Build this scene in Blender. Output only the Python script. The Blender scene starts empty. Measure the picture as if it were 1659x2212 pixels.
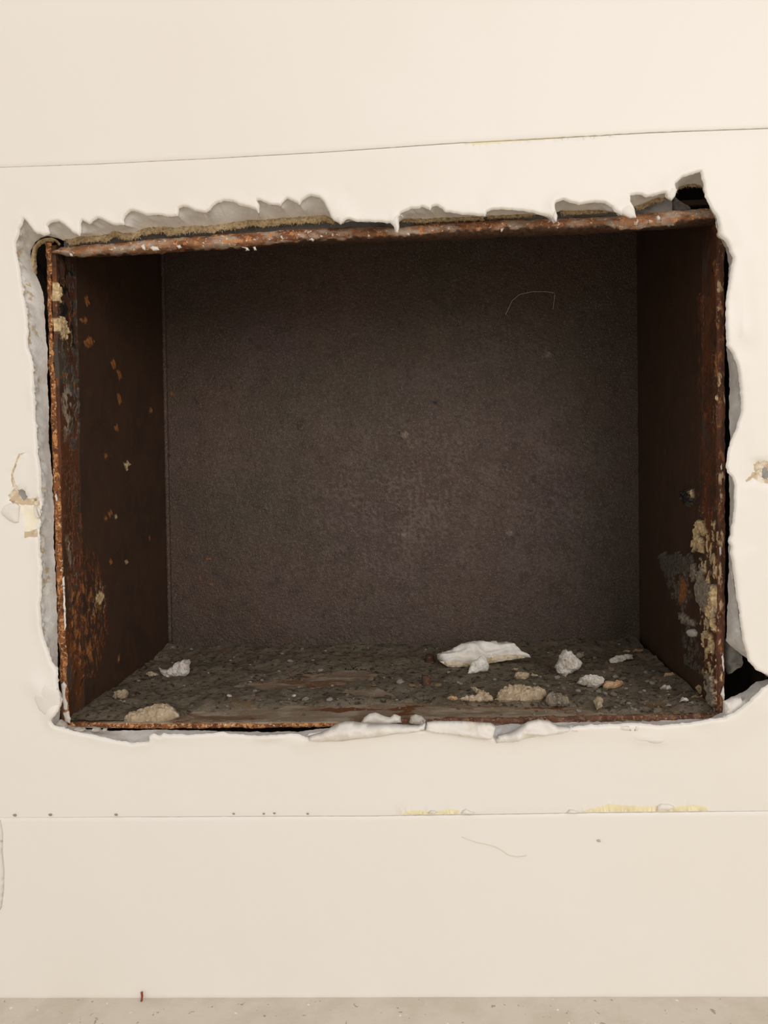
import bpy, bmesh, math, random
import numpy as np
from mathutils import Vector, Matrix, noise
from mathutils.geometry import delaunay_2d_cdt
random.seed(7)
SC = bpy.context.scene
COL = SC.collection

# ------------------------------------------------------------------ camera
F, CX, CY = 1600.0, 829.5, 1106.0
D = 0.42                                   # lens to wall face (m); wall face is the plane y = 0
CAM = Vector((0.0, -D, 0.31))
VPX, VPY, ROLL = 912.0, 1030.0, 0.027
ey = Vector((VPX-CX, -(VPY-CY), -F)).normalized()
ex = Vector((1.0, ROLL, 0.0)); ex = (ex - ey*ex.dot(ey)).normalized()
ez = ex.cross(ey)
W2C = Matrix((ex, ey, ez)).transposed()    # world axes as columns, in camera coordinates
C2W = W2C.transposed()
cd = bpy.data.cameras.new('camera'); cam = bpy.data.objects.new('camera', cd); COL.objects.link(cam)
cam.matrix_world = Matrix.Translation(CAM) @ C2W.to_4x4()
cd.sensor_fit = 'VERTICAL'; cd.sensor_height = 36.0; cd.lens = F/2212.0*36.0
cd.clip_start = 0.01; cd.clip_end = 30
cd.dof.use_dof = True; cd.dof.focus_distance = 0.52; cd.dof.aperture_fstop = cd.lens/1.5
SC.camera = cam

# ------------------------------------------------------------------ light
def lin(c):
    return tuple(((v/255)/12.92 if v/255 <= 0.04045 else ((v/255+0.055)/1.055)**2.4) for v in c)
w = bpy.data.worlds.new('room_light'); SC.world = w; w.use_nodes = True
bg = w.node_tree.nodes['Background']; bg.inputs[0].default_value = (1.0, 0.963, 0.935, 1); bg.inputs[1].default_value = 0.74
def area(name, loc, target, size, power, col):
    l = bpy.data.lights.new(name, 'AREA'); l.shape = 'RECTANGLE'; l.size, l.size_y = size
    l.energy = power; l.color = col
    o = bpy.data.objects.new(name, l); COL.objects.link(o); o.location = loc
    o.rotation_euler = (Vector(target)-Vector(loc)).to_track_quat('-Z', 'Y').to_euler()
area('room_lamp', (0.85, -2.1, 0.95), (0, 0, 0.3), (1.2, 1.1), 19, (1.0, 0.955, 0.92))
SC.view_settings.view_transform = 'Standard'; SC.view_settings.look = 'None'
SC.view_settings.gamma = 1.0; SC.view_settings.use_curve_mapping = False
SC.view_settings.exposure = 0.0

# ------------------------------------------------------------------ helpers
def ray(px, py):
    return C2W @ Vector(((px-CX)/F, -(py-CY)/F, -1.0))
def onY(px, py, y=0.0):
    d = ray(px, py); return CAM + d*((y-CAM.y)/d.y)
def onpl(px, py, pl):
    p0, n = pl; d = ray(px, py); return CAM + d*((p0-CAM).dot(n)/d.dot(n))
def plane(a, b, c):
    n = (b-a).cross(c-a).normalized(); return (a, n)
def interp(pts, x):
    return float(np.interp(x, [p[0] for p in pts], [p[1] for p in pts]))
def nz(x, y, z=0.0): return noise.noise(Vector((x, y, z)))
def fz(x, y, z=0.0, o=4): return noise.fractal(Vector((x, y, z)), 1.0, 2.0, o)
def resample(pts, n):
    p = np.array(pts, float); s = np.r_[0, np.cumsum(np.hypot(*np.diff(p, axis=0).T))]
    t = np.linspace(0, s[-1], n, endpoint=False)
    return np.c_[np.interp(t, s, p[:, 0]), np.interp(t, s, p[:, 1])]
def link(name, me, m, parent=None, smooth=True):
    o = bpy.data.objects.new(name, me); COL.objects.link(o)
    for mm in (m if isinstance(m, list) else [m]): me.materials.append(mm)
    if smooth: me.polygons.foreach_set('use_smooth', [True]*len(me.polygons))
    if parent: o.parent = parent
    return o
def mesh(name, v, f, m, parent=None, smooth=True, recalc=False):
    me = bpy.data.meshes.new(name); me.from_pydata([tuple(a) for a in v], [], f); me.validate()
    if recalc:
        b = bmesh.new(); b.from_mesh(me); bmesh.ops.recalc_face_normals(b, faces=b.faces); b.to_mesh(me); b.free()
    me.update(); return link(name, me, m, parent, smooth)
def tag(o, label=None, cat=None, group=None, kind=None):
    for k, v in (('label', label), ('category', cat), ('group', group), ('kind', kind)):
        if v: o[k] = v
    return o
def grid_faces(nr, nc, closed=False, off=0):
    f = []
    for r in range(nr-1):
        for c in range(nc if closed else nc-1):
            a, b = r*nc+c, r*nc+(c+1) % nc
            f.append((off+a, off+b, off+b+nc, off+a+nc))
    return f
def inside(P, poly):
    x, y = P[:, 0], P[:, 1]; r = np.zeros(len(P), bool); n = len(poly); j = n-1
    for i in range(n):
        xi, yi = poly[i]; xj, yj = poly[j]
        if yi != yj:
            c = ((yi > y) != (yj > y)) & (x < (xj-xi)*(y-yi)/(yj-yi)+xi); r ^= c
        j = i
    return r
def dist(P, poly, closed=True):
    a = np.asarray(poly, float); b = np.roll(a, -1, 0)
    if not closed: a, b = a[:-1], b[:-1]
    out = np.full(len(P), 1e9)
    for s, e in zip(a, b):
        d = e-s; L = d@d+1e-18
        t = np.clip(((P-s)@d)/L, 0, 1)
        q = P-(s+t[:, None]*d); out = np.minimum(out, np.einsum('ij,ij->i', q, q))
    return np.sqrt(out)

# ------------------------------------------------------------------ materials
def material(name, base, layers=(), rough=0.6, spec=0.5, bumps=(), rough_var=0.0, metallic=0.0, wear=False):
    """layers: (scale, lo, hi, colour, detail, stretch) mixed over the base by a noise threshold; bumps: (scale, strength, detail)"""
    m = bpy.data.materials.new(name); m.use_nodes = True; t = m.node_tree; N, L = t.nodes, t.links
    bs = N['Principled BSDF']; tc = N.new('ShaderNodeTexCoord')
    col = N.new('ShaderNodeRGB'); col.outputs[0].default_value = (*lin(base), 1); cur = col.outputs[0]
    def nt(scale, detail, st, seed):
        mp = N.new('ShaderNodeMapping'); mp.inputs['Scale'].default_value = st; mp.inputs['Location'].default_value = (seed*1.37, seed*2.1, seed*0.77)
        n = N.new('ShaderNodeTexNoise'); n.inputs['Scale'].default_value = scale; n.inputs['Detail'].default_value = detail; n.inputs['Roughness'].default_value = 0.62
        L.new(tc.outputs['Object'], mp.inputs['Vector']); L.new(mp.outputs[0], n.inputs['Vector']); return n.outputs[0]
    for i, (sc, lo, hi, c, det, st) in enumerate(layers):
        n = nt(sc, det, st, i+len(name)); mr = N.new('ShaderNodeMapRange'); mr.inputs[1].default_value = lo; mr.inputs[2].default_value = hi
        L.new(n, mr.inputs[0]); mx = N.new('ShaderNodeMix'); mx.data_type = 'RGBA'
        L.new(mr.outputs[0], mx.inputs[0]); L.new(cur, mx.inputs[6]); mx.inputs[7].default_value = (*lin(c), 1); cur = mx.outputs[2]
    if wear:
        at = N.new('ShaderNodeVertexColor'); at.layer_name = 'wear'; mx = N.new('ShaderNodeMix'); mx.data_type = 'RGBA'
        vr = N.new('ShaderNodeMix'); vr.data_type = 'RGBA'; vr.blend_type = 'MULTIPLY'; vr.inputs[0].default_value = 1.0
        mr = N.new('ShaderNodeMapRange'); mr.inputs[1].default_value = .35; mr.inputs[2].default_value = .65; mr.inputs[3].default_value = .55; mr.inputs[4].default_value = 1.35
        L.new(nt(420, 5, (1, 1, 1), 5), mr.inputs[0]); L.new(at.outputs[0], vr.inputs[6]); L.new(mr.outputs[0], vr.inputs[7])
        L.new(at.outputs[1], mx.inputs[0]); L.new(cur, mx.inputs[6]); L.new(vr.outputs[2], mx.inputs[7]); cur = mx.outputs[2]
    L.new(cur, bs.inputs['Base Color'])
    bs.inputs['Roughness'].default_value = rough; bs.inputs['Specular IOR Level'].default_value = spec; bs.inputs['Metallic'].default_value = metallic
    if rough_var:
        n = nt(90, 5, (1, 1, 1), 3.3); mr = N.new('ShaderNodeMapRange'); mr.inputs[3].default_value = rough-rough_var; mr.inputs[4].default_value = rough+rough_var
        L.new(n, mr.inputs[0]); L.new(mr.outputs[0], bs.inputs['Roughness'])
    prev = None
    for i, (sc, stg, det) in enumerate(bumps):
        b = N.new('ShaderNodeBump'); b.inputs['Strength'].default_value = 1.0; b.inputs['Distance'].default_value = stg
        L.new(nt(sc, det, (1, 1, 1), 9+i), b.inputs['Height'])
        if prev: L.new(prev, b.inputs['Normal'])
        prev = b.outputs[0]
    if prev: L.new(prev, bs.inputs['Normal'])
    return m
S1 = (1, 1, 1)
M_paint = material('white_wall_paint', (241, 236, 227), [(3, .45, .75, (238, 231, 220), 3, S1)], rough=.42, spec=.4, bumps=[(260, .00004, 4), (35, .00025, 3)])
M_edge = material('torn_paint_edge', (238, 234, 226), [(150, .54, .62, (206, 186, 150), 4, S1), (90, .56, .66, (226, 218, 204), 4, S1)], rough=.6, bumps=[(420, .0005, 5)])
M_joint = material('joint_filler', (206, 194, 174), rough=.9)
M_filler = material('old_filler', (247, 238, 216), [(60, .5, .7, (240, 228, 200), 4, S1)], rough=.6, bumps=[(200, .0002, 4)])
M_yellow = material('yellow_undercoat', (243, 231, 188), [(80, .5, .7, (236, 221, 176), 3, S1)], rough=.5, bumps=[(300, .0001, 3)])
M_tan = material('bare_plaster', (206, 184, 152), [(160, .48, .6, (236, 226, 206), 5, S1), (120, .58, .66, (150, 126, 100), 5, S1)], rough=.9, bumps=[(300, .0006, 6)])
M_grey = material('grey_plaster', (234, 230, 224), [(40, .45, .65, (220, 216, 209), 5, S1), (300, .6, .68, (244, 241, 236), 4, (1, .3, 1)), (70, .62, .72, (230, 222, 208), 4, S1)], rough=.7, bumps=[(160, .0005, 5), (600, .0002, 3)])
M_fibre = material('brown_board_fibre', (196, 174, 136), [(500, .45, .65, (150, 126, 92), 4, S1), (700, .55, .7, (220, 204, 174), 4, S1)], rough=.95, spec=.1, bumps=[(900, .0006, 4)])
M_lintel = material('grey_mortar', (156, 152, 146), [(120, .5, .7, (112, 107, 100), 5, S1)], rough=.9, bumps=[(300, .0008, 5)])
M_cavity = material('dark_masonry', (92, 84, 76), [(60, .5, .7, (54, 50, 46), 5, S1), (150, .62, .7, (130, 122, 116), 4, S1)], rough=.9, spec=.2, bumps=[(120, .002, 6)])
M_steel = material('brown_painted_steel', (84, 64, 53), [(9, .42, .62, (72, 62, 47), 4, S1), (12, .52, .68, (82, 62, 58), 4, S1), (90, .5, .64, (68, 52, 41), 6, S1), (420, .57, .66, (104, 88, 76), 4, S1), (380, .60, .68, (44, 33, 26), 4, S1), (900, .60, .68, (128, 114, 102), 2, S1), (70, .67, .75, (104, 88, 78), 6, S1)], rough=.5, spec=.5, bumps=[(420, .0009, 4), (1100, .0006, 2)], rough_var=.12, wear=True)
M_side = material('dark_painted_steel', (70, 50, 37), [(30, .45, .65, (60, 44, 34), 5, S1), (120, .5, .7, (78, 54, 37), 5, S1)], rough=.52, spec=.4, bumps=[(500, .0002, 4)], wear=True)
M_strip = material('flaking_rusty_steel', (76, 50, 34), [(45, .46, .58, (100, 58, 32), 6, (1, 1, .5)), (60, .54, .64, (78, 68, 58), 6, (1, 1, .5)), (130, .60, .66, (136, 78, 38), 6, (1, 1, .6)), (420, .66, .71, (188, 164, 130), 5, S1), (90, .64, .7, (42, 30, 23), 5, S1)], rough=.6, spec=.35, bumps=[(140, .0008, 6), (600, .0003, 4)], wear=True)
M_rust = material('orange_rust', (152, 96, 58), [(160, .44, .56, (108, 66, 40), 5, S1), (380, .50, .58, (206, 148, 94), 5, S1), (320, .57, .65, (92, 58, 38), 5, S1), (520, .59, .66, (232, 204, 168), 4, S1)], rough=.8, spec=.25, bumps=[(420, .0008, 5)])
M_rustdark = material('dark_red_rust', (104, 66, 46), [(120, .46, .58, (82, 50, 36), 5, (1, 1, .5)), (380, .54, .62, (160, 106, 66), 5, (1, 1, .5)), (240, .58, .65, (210, 182, 146), 4, (1, 1, .4))], rough=.7, spec=.3, bumps=[(420, .0007, 5)])
M_rimdark = material('dark_rim_rust', (110, 74, 54), [(110, .46, .58, (84, 54, 40), 5, (.5, 1, 1)), (300, .5, .6, (128, 104, 84), 5, S1), (420, .58, .64, (166, 112, 72), 5, S1), (380, .64, .69, (206, 182, 150), 4, S1)], rough=.75, spec=.3, bumps=[(420, .0008, 5)])
M_lip = material('rusty_lip', (158, 114, 82), [(90, .44, .56, (124, 80, 54), 5, (.5, 1, 1)), (110, .47, .57, (178, 160, 142), 5, (.4, 1, 1)), (320, .55, .62, (204, 138, 86), 5, S1), (300, .62, .67, (92, 60, 42), 5, S1), (430, .60, .66, (232, 216, 194), 4, S1)], rough=.72, spec=.3, bumps=[(330, .0009, 5)], wear=True)
M_under = material('brown_lip_underside', (76, 54, 40), [(70, .5, .65, (94, 64, 44), 5, S1)], rough=.6, bumps=[(400, .0003, 4)])
M_floorpl = material('rusty_floor_plate', (140, 122, 102), [(40, .46, .58, (116, 90, 66), 5, (.4, 1, 1)), (90, .48, .60, (166, 152, 132), 5, (.4, 1, 1)), (75, .57, .63, (112, 68, 40), 5, (.5, 1, 1)), (420, .62, .68, (196, 168, 132), 4, S1)], rough=.6, spec=.4, bumps=[(200, .0006, 6)])
M_soot = material('grey_soot', (128, 116, 98), [(60, .45, .62, (108, 97, 80), 6, S1), (240, .52, .64, (66, 59, 50), 5, S1), (520, .62, .69, (168, 158, 140), 4, S1), (30, .6, .7, (118, 96, 72), 4, S1)], rough=.95, spec=.15, bumps=[(300, .0016, 6), (900, .0007, 4)])
M_chunk = material('white_plaster', (214, 206, 194), [(120, .48, .62, (192, 182, 168), 5, S1), (330, .6, .68, (156, 142, 124), 5, S1)], rough=.85, bumps=[(260, .0009, 6)])
M_tanchunk = material('tan_plaster', (186, 166, 138), [(120, .48, .6, (160, 140, 112), 5, S1), (330, .56, .66, (208, 194, 172), 5, S1), (300, .62, .68, (118, 96, 72), 5, S1)], rough=.9, bumps=[(260, .0012, 6)])
M_tanlight = material('torn_paper_backing', (214, 200, 176), [(160, .5, .62, (186, 162, 126), 5, S1), (300, .58, .66, (232, 222, 204), 4, S1)], rough=.9, bumps=[(300, .0008, 5)])
M_flake = material('folded_paint', (232, 226, 216), [(60, .55, .7, (222, 212, 194), 4, S1)], rough=.45, spec=.45, bumps=[(200, .0003, 4)])
M_cream = material('cream_flaking_paint', (196, 172, 130), [(200, .46, .6, (160, 138, 104), 5, S1), (420, .58, .66, (104, 72, 46), 5, S1)], rough=.85, bumps=[(300, .0008, 6)])
M_greypatch = material('grey_flaking_paint', (142, 130, 112), [(160, .46, .58, (112, 100, 86), 5, S1), (380, .58, .66, (178, 164, 140), 5, S1)], rough=.9, bumps=[(300, .0009, 6)])
M_orange = material('ochre_crumb', (178, 140, 102), [(300, .45, .58, (198, 166, 128), 4, S1), (400, .58, .66, (138, 98, 66), 4, S1)], rough=.9, bumps=[(300, .0008, 5)])
M_floor = material('speckled_beige_floor', (212, 203, 188), [(30, .45, .6, (203, 193, 177), 4, S1), (220, .68, .71, (166, 152, 136), 2, S1), (170, .71, .735, (244, 235, 214), 2, S1)], rough=.5, bumps=[(200, .0004, 4)])
M_hair = material('pale_fibre', (226, 216, 198), rough=.6)
M_red = material('reddish_splinter', (140, 70, 45), rough=.8)

# ------------------------------------------------------------------ traced outlines (photo pixels, then cast on to their real planes)
A_top = [(42,494),(51,472),(60,484),(68,494),(78,504),(94,508),(108,504),(104,494),(100,487),(109,481),(127,477),(142,487),(157,502),(172,510),(175,501),(173,481),(177,473),(186,480),(192,485),(201,476),(211,470),(228,477),(243,485),(256,486),(268,485),(266,475),(270,466),(281,454),(296,456),(311,463),(337,464),(362,467),(384,466),(386,448),(394,445),(401,445),(423,455),(444,459),(454,452),(466,438),(481,432),(499,434),(514,441),(537,448),(552,453),(559,460),(560,441),(554,432),(562,432),(577,439),(592,443),(606,445),(614,433),(620,428),(633,434),(647,442),(653,433),(663,424),(675,422),(689,427),(700,436),(708,452),(715,469),(724,477),(735,483),(743,479),(751,475),(780,478),(815,478),(825,479),(843,482),(852,491),(854,501),(860,502),(862,489),(861,469),(866,460),(873,456),(889,450),(904,450),(911,446),(920,449),(929,453),(934,446),(944,443),(954,450),(962,457),(982,460),(1010,462),(1033,466),(1048,467),(1051,457),(1066,452),(1091,452),(1116,454),(1147,457),(1167,462),(1190,470),(1197,479),(1201,477),(1203,466),(1199,446),(1202,437),(1215,431),(1232,437),(1252,441),(1284,437),(1307,438),(1321,447),(1327,458),(1342,464),(1359,468),(1372,467),(1371,453),(1363,435),(1362,421),(1379,419),(1397,424),(1420,419),(1437,417),(1438,427),(1450,432),(1457,424),(1462,409),(1460,395),(1475,383),(1492,376)]
A_right = [(1514,370),(1518,392),(1524,421),(1535,444),(1547,464),(1550,487),(1553,507),(1570,525),(1576,539),(1583,557),(1578,588),(1574,617),(1571,639),(1569,666),(1568,711),(1571,746),(1584,768),(1593,789),(1598,821),(1599,848),(1603,871),(1598,901),(1588,933),(1579,958),(1572,983),(1570,1009),(1572,1022),(1583,1030),(1587,1048),(1587,1076),(1585,1104),(1581,1131),(1579,1154),(1573,1168),(1578,1178),(1578,1195),(1581,1222),(1587,1262),(1592,1300),(1600,1358),(1609,1394),(1618,1429),(1634,1447),(1660,1460)]
A_bot = [(1678,1468),(1660,1480),(1640,1494),(1612,1521),(1585,1541),(1562,1551),(1540,1553),(1531,1555),(1492,1562),(1425,1567),(1385,1563),(1346,1563),(1277,1566),(1232,1570),(1215,1574),(1160,1580),(1106,1588),(1078,1592),(1068,1597),(1062,1590),(1040,1580),(980,1572),(923,1572),(918,1577),(900,1576),(869,1574),(832,1573),(779,1572),(747,1570),(731,1572),(710,1578),(696,1582),(667,1586),(661,1593),(646,1587),(614,1586),(567,1589),(533,1590),(515,1587),(494,1586),(482,1581),(458,1586),(419,1586),(407,1589),(389,1586),(367,1586),(352,1584),(345,1590),(331,1584),(322,1589),(320,1602),(284,1606),(249,1600),(221,1593),(203,1588),(179,1584),(149,1577),(127,1571),(115,1567)]
A_left = [(110,1556),(119,1546),(127,1536),(132,1520),(131,1507),(127,1492),(123,1473),(124,1449),(112,1432),(101,1400),(93,1381),(89,1357),(87,1328),(84,1304),(89,1285),(88,1256),(90,1232),(86,1200),(84,1164),(84,1150),(88,1102),(89,1070),(87,1017),(81,981),(78,945),(75,897),(74,861),(71,832),(72,800),(68,776),(61,754),(58,740),(61,716),(57,678),(52,653),(46,615),(41,582),(33,542),(32,524),(41,506),(42,494)]
B_top = [(66,540),(76,524),(89,514),(106,510),(124,514),(138,520),(152,518),(177,511),(208,510),(233,509),(248,499),(268,506),(291,504),(316,494),(342,491),(380,494),(415,489),(463,489),(501,483),(539,476),(577,476),(628,471),(653,470),(704,466),(719,474),(754,478),(795,480),(830,479),(866,474),(881,472),(901,474),(939,472),(977,471),(1015,469),(1048,468),(1053,466),(1104,465),(1149,462),(1180,465),(1209,456),(1252,455),(1295,453),(1324,451),(1371,447),(1400,435),(1420,427),(1440,421),(1458,420),(1464,406),(1480,399)]
B_right = [(1498,399),(1518,405),(1530,430),(1545,470),(1552,510),(1568,535),(1574,570),(1572,640),(1569,700),(1571,757),(1575,814),(1575,894),(1577,940),(1575,1000),(1576,1100),(1574,1200),(1573,1300),(1570,1345),(1568,1385),(1590,1405),(1610,1420),(1630,1440),(1655,1460)]
B_bot = [(1672,1466),(1652,1468),(1634,1472),(1612,1490),(1595,1501),(1580,1505),(1566,1512),(1560,1540),(1530,1552),(1400,1558),(1230,1560),(1060,1566),(900,1566),(700,1574),(640,1580),(560,1581),(500,1580),(400,1577),(330,1576),(250,1579),(180,1574),(140,1568)]
B_left = [(128,1556),(130,1540),(128,1500),(125,1449),(124,1381),(124,1333),(121,1275),(118,1212),(116,1164),(116,1102),(113,1025),(106,957),(105,885),(102,812),(103,754),(101,742),(97,691),(94,640),(86,610),(74,587),(66,552),(66,540)]
NS = (800, 420, 620, 420)
def loop(secs, nxt):
    out = []
    for i, s in enumerate(secs):
        out.append(resample(list(s)+[secs[(i+1) % 4][0]], NS[i]))
    return np.vstack(out)
LA = loop([A_top, A_right, A_bot, A_left], None)
LB = loop([B_top, B_right, B_bot, B_left], None)
NA = len(LA)
D1 = 0.019
PA = [onY(x, y, 0) for x, y in LA]
# raggedness finer than the tracing
A2 = np.array([(p.x, p.z) for p in PA])
tg = np.roll(A2, -2, 0)-np.roll(A2, 2, 0); tg /= np.linalg.norm(tg, axis=1)[:, None]+1e-9
NRM = np.c_[-tg[:, 1], tg[:, 0]]            # outward (clockwise loop seen from the front)
jit = np.array([fz(a*260, b*260, 1.5)*0.00045 + nz(a*900, b*900, 4)*0.00018 for a, b in A2])
A2 = A2 + NRM*jit[:, None]
PB = [onY(x, y, D1) for x, y in LB]

# ------------------------------------------------------------------ wall
XW0, XW1 = -1.6, 1.6
up_line = [(-400,378),(0,362),(200,355),(450,343),(700,329),(1000,308),(1400,287),(1659,277),(2200,255)]
lo_line = [(-400,1762),(0,1766),(330,1765),(800,1763),(1240,1757),(1659,1752),(2200,1744)]
UL = [onY(x, y) for x, y in up_line]; LL = [onY(x, y) for x, y in lo_line]
UL = [Vector((XW0, 0, UL[0].z-.02))]+UL+[Vector((XW1, 0, UL[-1].z+.02))]
LL = [Vector((XW0, 0, LL[0].z+.01))]+LL+[Vector((XW1, 0, LL[-1].z-.01))]
# knocks and bumps in the paint skin: (px, py, px, py, radius px, height mm)
BUMPS = [(1230,1575,1490,1590,22,.8),(1380,1592,1430,1598,9,.9),(1600,560,1612,720,22,1.3),(1610,720,1640,980,26,.8),(1590,1100,1600,1350,20,.9),
         (1560,480,1580,520,18,1.2),(1640,1530,1560,1580,30,.9),(80,1480,115,1540,22,1.6),(600,1590,560,1592,10,.7),(730,455,745,470,22,1.2),
         (1210,462,1190,450,14,.9),(1340,450,1365,440,16,1.3),(1445,410,1440,395,12,1.0),(850,465,856,490,10,1.0),(590,440,605,438,8,.9),(740,405,750,415,9,-.6),
         (1030,425,1050,422,7,-.4),(640,1605,700,1600,14,1.0),(1610,1200,1600,1330,16,.8),(1640,620,1644,760,9,-.4),(1100,1620,1110,1626,8,-.4),(820,1585,826,1592,6,-.6)]
BW = [(onY(a, b), onY(c, d), r*D/F, h*.001) for a, b, c, d, r, h in BUMPS]
def relief(x, z):
    h = fz(x*18, z*18, 3, 2)*.00035 + nz(x*70, z*70, 8)*.00008
    for p, q, r, k in BW:
        dx, dz = q.x-p.x, q.z-p.z; t = max(0, min(1, ((x-p.x)*dx+(z-p.z)*dz)/(dx*dx+dz*dz)))
        d2 = ((x-p.x-t*dx)**2+(z-p.z-t*dz)**2)/(r*r)
        if d2 < 6: h += k*math.exp(-d2*1.3)
    return h
# places where the paint has gone: (outline, material index, depth mm)
PATCH = [([(1632,1006),(1640,995),(1652,996),(1668,1000),(1674,1020),(1668,1046),(1650,1044),(1634,1034),(1622,1036),(1616,1042),(1614,1038),(1624,1022),(1634,1018)], 1, 1.6),
         ([(36,1050),(44,1058),(54,1066),(62,1078),(72,1074),(84,1073),(86,1090),(86,1108),(78,1094),(66,1092),(50,1090),(44,1092),(30,1086),(20,1082),(18,1070),(26,1062)], 1, 1.6),
         ([(44,1092),(66,1094),(78,1100),(84,1120),(78,1138),(66,1148),(54,1146),(50,1120)], 4, .9),
         ([(52,1148),(64,1148),(80,1142),(82,1160),(64,1160),(52,1162)], 1, .8),
         ([(40,980),(56,977),(43,984),(38,994),(33,1010),(27,1026),(30,1038),(36,1050),(27,1052),(23,1038),(22,1026),(30,1004)], 1, .9),
         ([(866,1759),(880,1752),(905,1750),(922,1753),(938,1756),(955,1750),(975,1748),(990,1750),(996,1757),(960,1759)], 2, .25),
         ([(1252,1754),(1275,1748),(1300,1742),(1318,1736),(1340,1740),(1380,1742),(1420,1742),(1460,1742),(1500,1738),(1526,1744),(1531,1752),(1420,1753)], 2, .25),
         ([(1000,310),(1020,304),(1100,300),(1200,294),(1290,289),(1340,287),(1320,293),(1260,296),(1200,300),(1100,306),(1040,312)], 2, .25),
         ([(1650,1012),(1662,1010),(1668,1024),(1660,1036),(1648,1030)], 3, 3),
         ([(34,1056),(44,1060),(54,1068),(58,1076),(48,1078),(38,1070)], 3, 2.2)]
def densify(p, step):
    o = []
    for i in range(len(p)):
        a, b = p[i], p[(i+1) % len(p)]; n = max(1, int(math.dist(a, b)/step))
        o += [(a[0]+(b[0]-a[0])*k/n, a[1]+(b[1]-a[1])*k/n) for k in range(n)]
    return o
def gap_u(x): return float(np.interp(x, [-.3, -.1, .0, .2], [.00003, .00008, .00016, .0002]))
def gap_l(x): return float(np.interp(x, [-.235, -.20, -.15, .15, .2], [.00003, .00008, .0002, .0002, .00012]))
mid_out = [(p.x, p.z-gap_u(p.x)) for p in UL] + [(p.x, p.z+gap_l(p.x)) for p in reversed(LL)]
mid_out = densify(mid_out, .012)
pts = [tuple(p) for p in A2]; edges = [(i, (i+1) % NA) for i in range(NA)]
o0 = len(pts); pts += mid_out; edges += [(o0+i, o0+(i+1) % len(mid_out)) for i in range(len(mid_out))]
patch_poly = []
for pl, mi, dep in PATCH:
    q = densify([(onY(x, y).x, onY(x, y).z) for x, y in pl], .0008)
    kj = .0016 if mi in (1, 3) and dep > 1 else .00025 if dep > .3 else .00008
    q = [(a+fz(a*420, b*420, 2)*kj, b+fz(a*420, b*420, 7)*kj) for a, b in q]
    patch_poly.append((q, mi, dep)); o = len(pts); pts += q; edges += [(o+i, o+(i+1) % len(q)) for i in range(len(q))]
mo = np.array(mid_out)
ring = []
for dd in (.0006, .0014, .0026):
    ring.append(A2[::(1 if dd < .001 else 2)]+NRM[::(1 if dd < .001 else 2)]*dd)
ring = np.vstack(ring)
# scattered interior points, fine near the opening
gx, gz = np.meshgrid(np.arange(-.30, .26, .0028), np.arange(.06, .53, .0028)); near = np.c_[gx.ravel(), gz.ravel()]
near = near + np.random.RandomState(1).uniform(-.0009, .0009, near.shape)
gx, gz = np.meshgrid(np.arange(XW0+.02, XW1, .05), np.arange(.05, .6, .03)); far = np.c_[gx.ravel(), gz.ravel()]
far = far[(far[:, 0] < -.30) | (far[:, 0] > .26)]
dn = dist(near, A2[::2]); near = near[(dn > .0034) & (dn < .045) | ((dn >= .045) & (np.arange(len(near)) % 7 == 0))]
cand = np.vstack([ring, near, far])
# the near ring is checked against the outline itself so that no point falls back in the hole
dcand = dist(cand, A2)
keep = ~inside(cand, A2) & inside(cand, mo) & (dist(cand, mo) > .0015) & (dcand > .00045)
for q, mi, dep in patch_poly: keep &= (dist(cand, np.array(q)) > .0006)
cand = cand[keep]
pts += [tuple(p) for p in cand]
res = delaunay_2d_cdt([Vector(p) for p in pts], edges, [], 0, 1e-7)
V2 = np.array([(v.x, v.y) for v in res[0]]); tris = res[2]
cen = np.array([V2[list(t)].mean(0) for t in tris])
ok = inside(cen, mo) & ~inside(cen, A2)
fm = np.zeros(len(tris), int)
for q, mi, dep in patch_poly: fm[inside(cen, np.array(q))] = mi
dV = dist(V2, A2); dO = dist(V2, mo)
dep_v = np.zeros(len(V2))
for q, mi, dep in patch_poly:
    ins = inside(V2, np.array(q)); dq = dist(V2, np.array(q)); m_ = ins & (dq > 1e-5)
    dep_v[m_] = np.maximum(dep_v[m_], dep*.001)
    dep_v[dq <= 1e-5] = np.maximum(dep_v[dq <= 1e-5], dep*.0004)
V3 = []
for i, (x, z) in enumerate(V2):
    h = relief(x, z); d = dV[i]
    bead = (.5+.8*nz(x*60, z*60, 5))*.0011*math.exp(-((d-.0016)/.0018)**2)
    h += max(bead, -.0002) - .0012*max(0, 1-d/.0009)**2
    if dO[i] < 1e-5: h -= 1.6*(gap_u(x) if z > .3 else gap_l(x))
    V3.append((x, -(h-dep_v[i]) if dep_v[i] == 0 else dep_v[i]-h+fz(x*500, z*500, 1)*.0005, z))
F3 = [tuple(t) for t, k in zip(tris, ok) if k]; FM = fm[ok]
me = bpy.data.meshes.new('wall_back'); me.from_pydata(V3, [], F3)
b = bmesh.new(); b.from_mesh(me)
for v in [v for v in b.verts if not v.link_faces]: b.verts.remove(v)
b.normal_update()
if sum(f.normal.y for f in b.faces) > 0: bmesh.ops.reverse_faces(b, faces=b.faces)
# thickness at the long seams so the joints read as real grooves
bd = [e for e in b.edges if e.is_boundary and (abs(e.verts[0].co.z-.3) > .15 or abs(e.verts[0].co.x) > .5)]
b.to_mesh(me); b.free()
wall = link('wall_back', me, [M_paint, M_tan, M_yellow, M_lintel, M_filler]); tag(wall, kind='structure')
for p, k in zip(me.polygons, FM): p.material_index = int(k)

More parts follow.
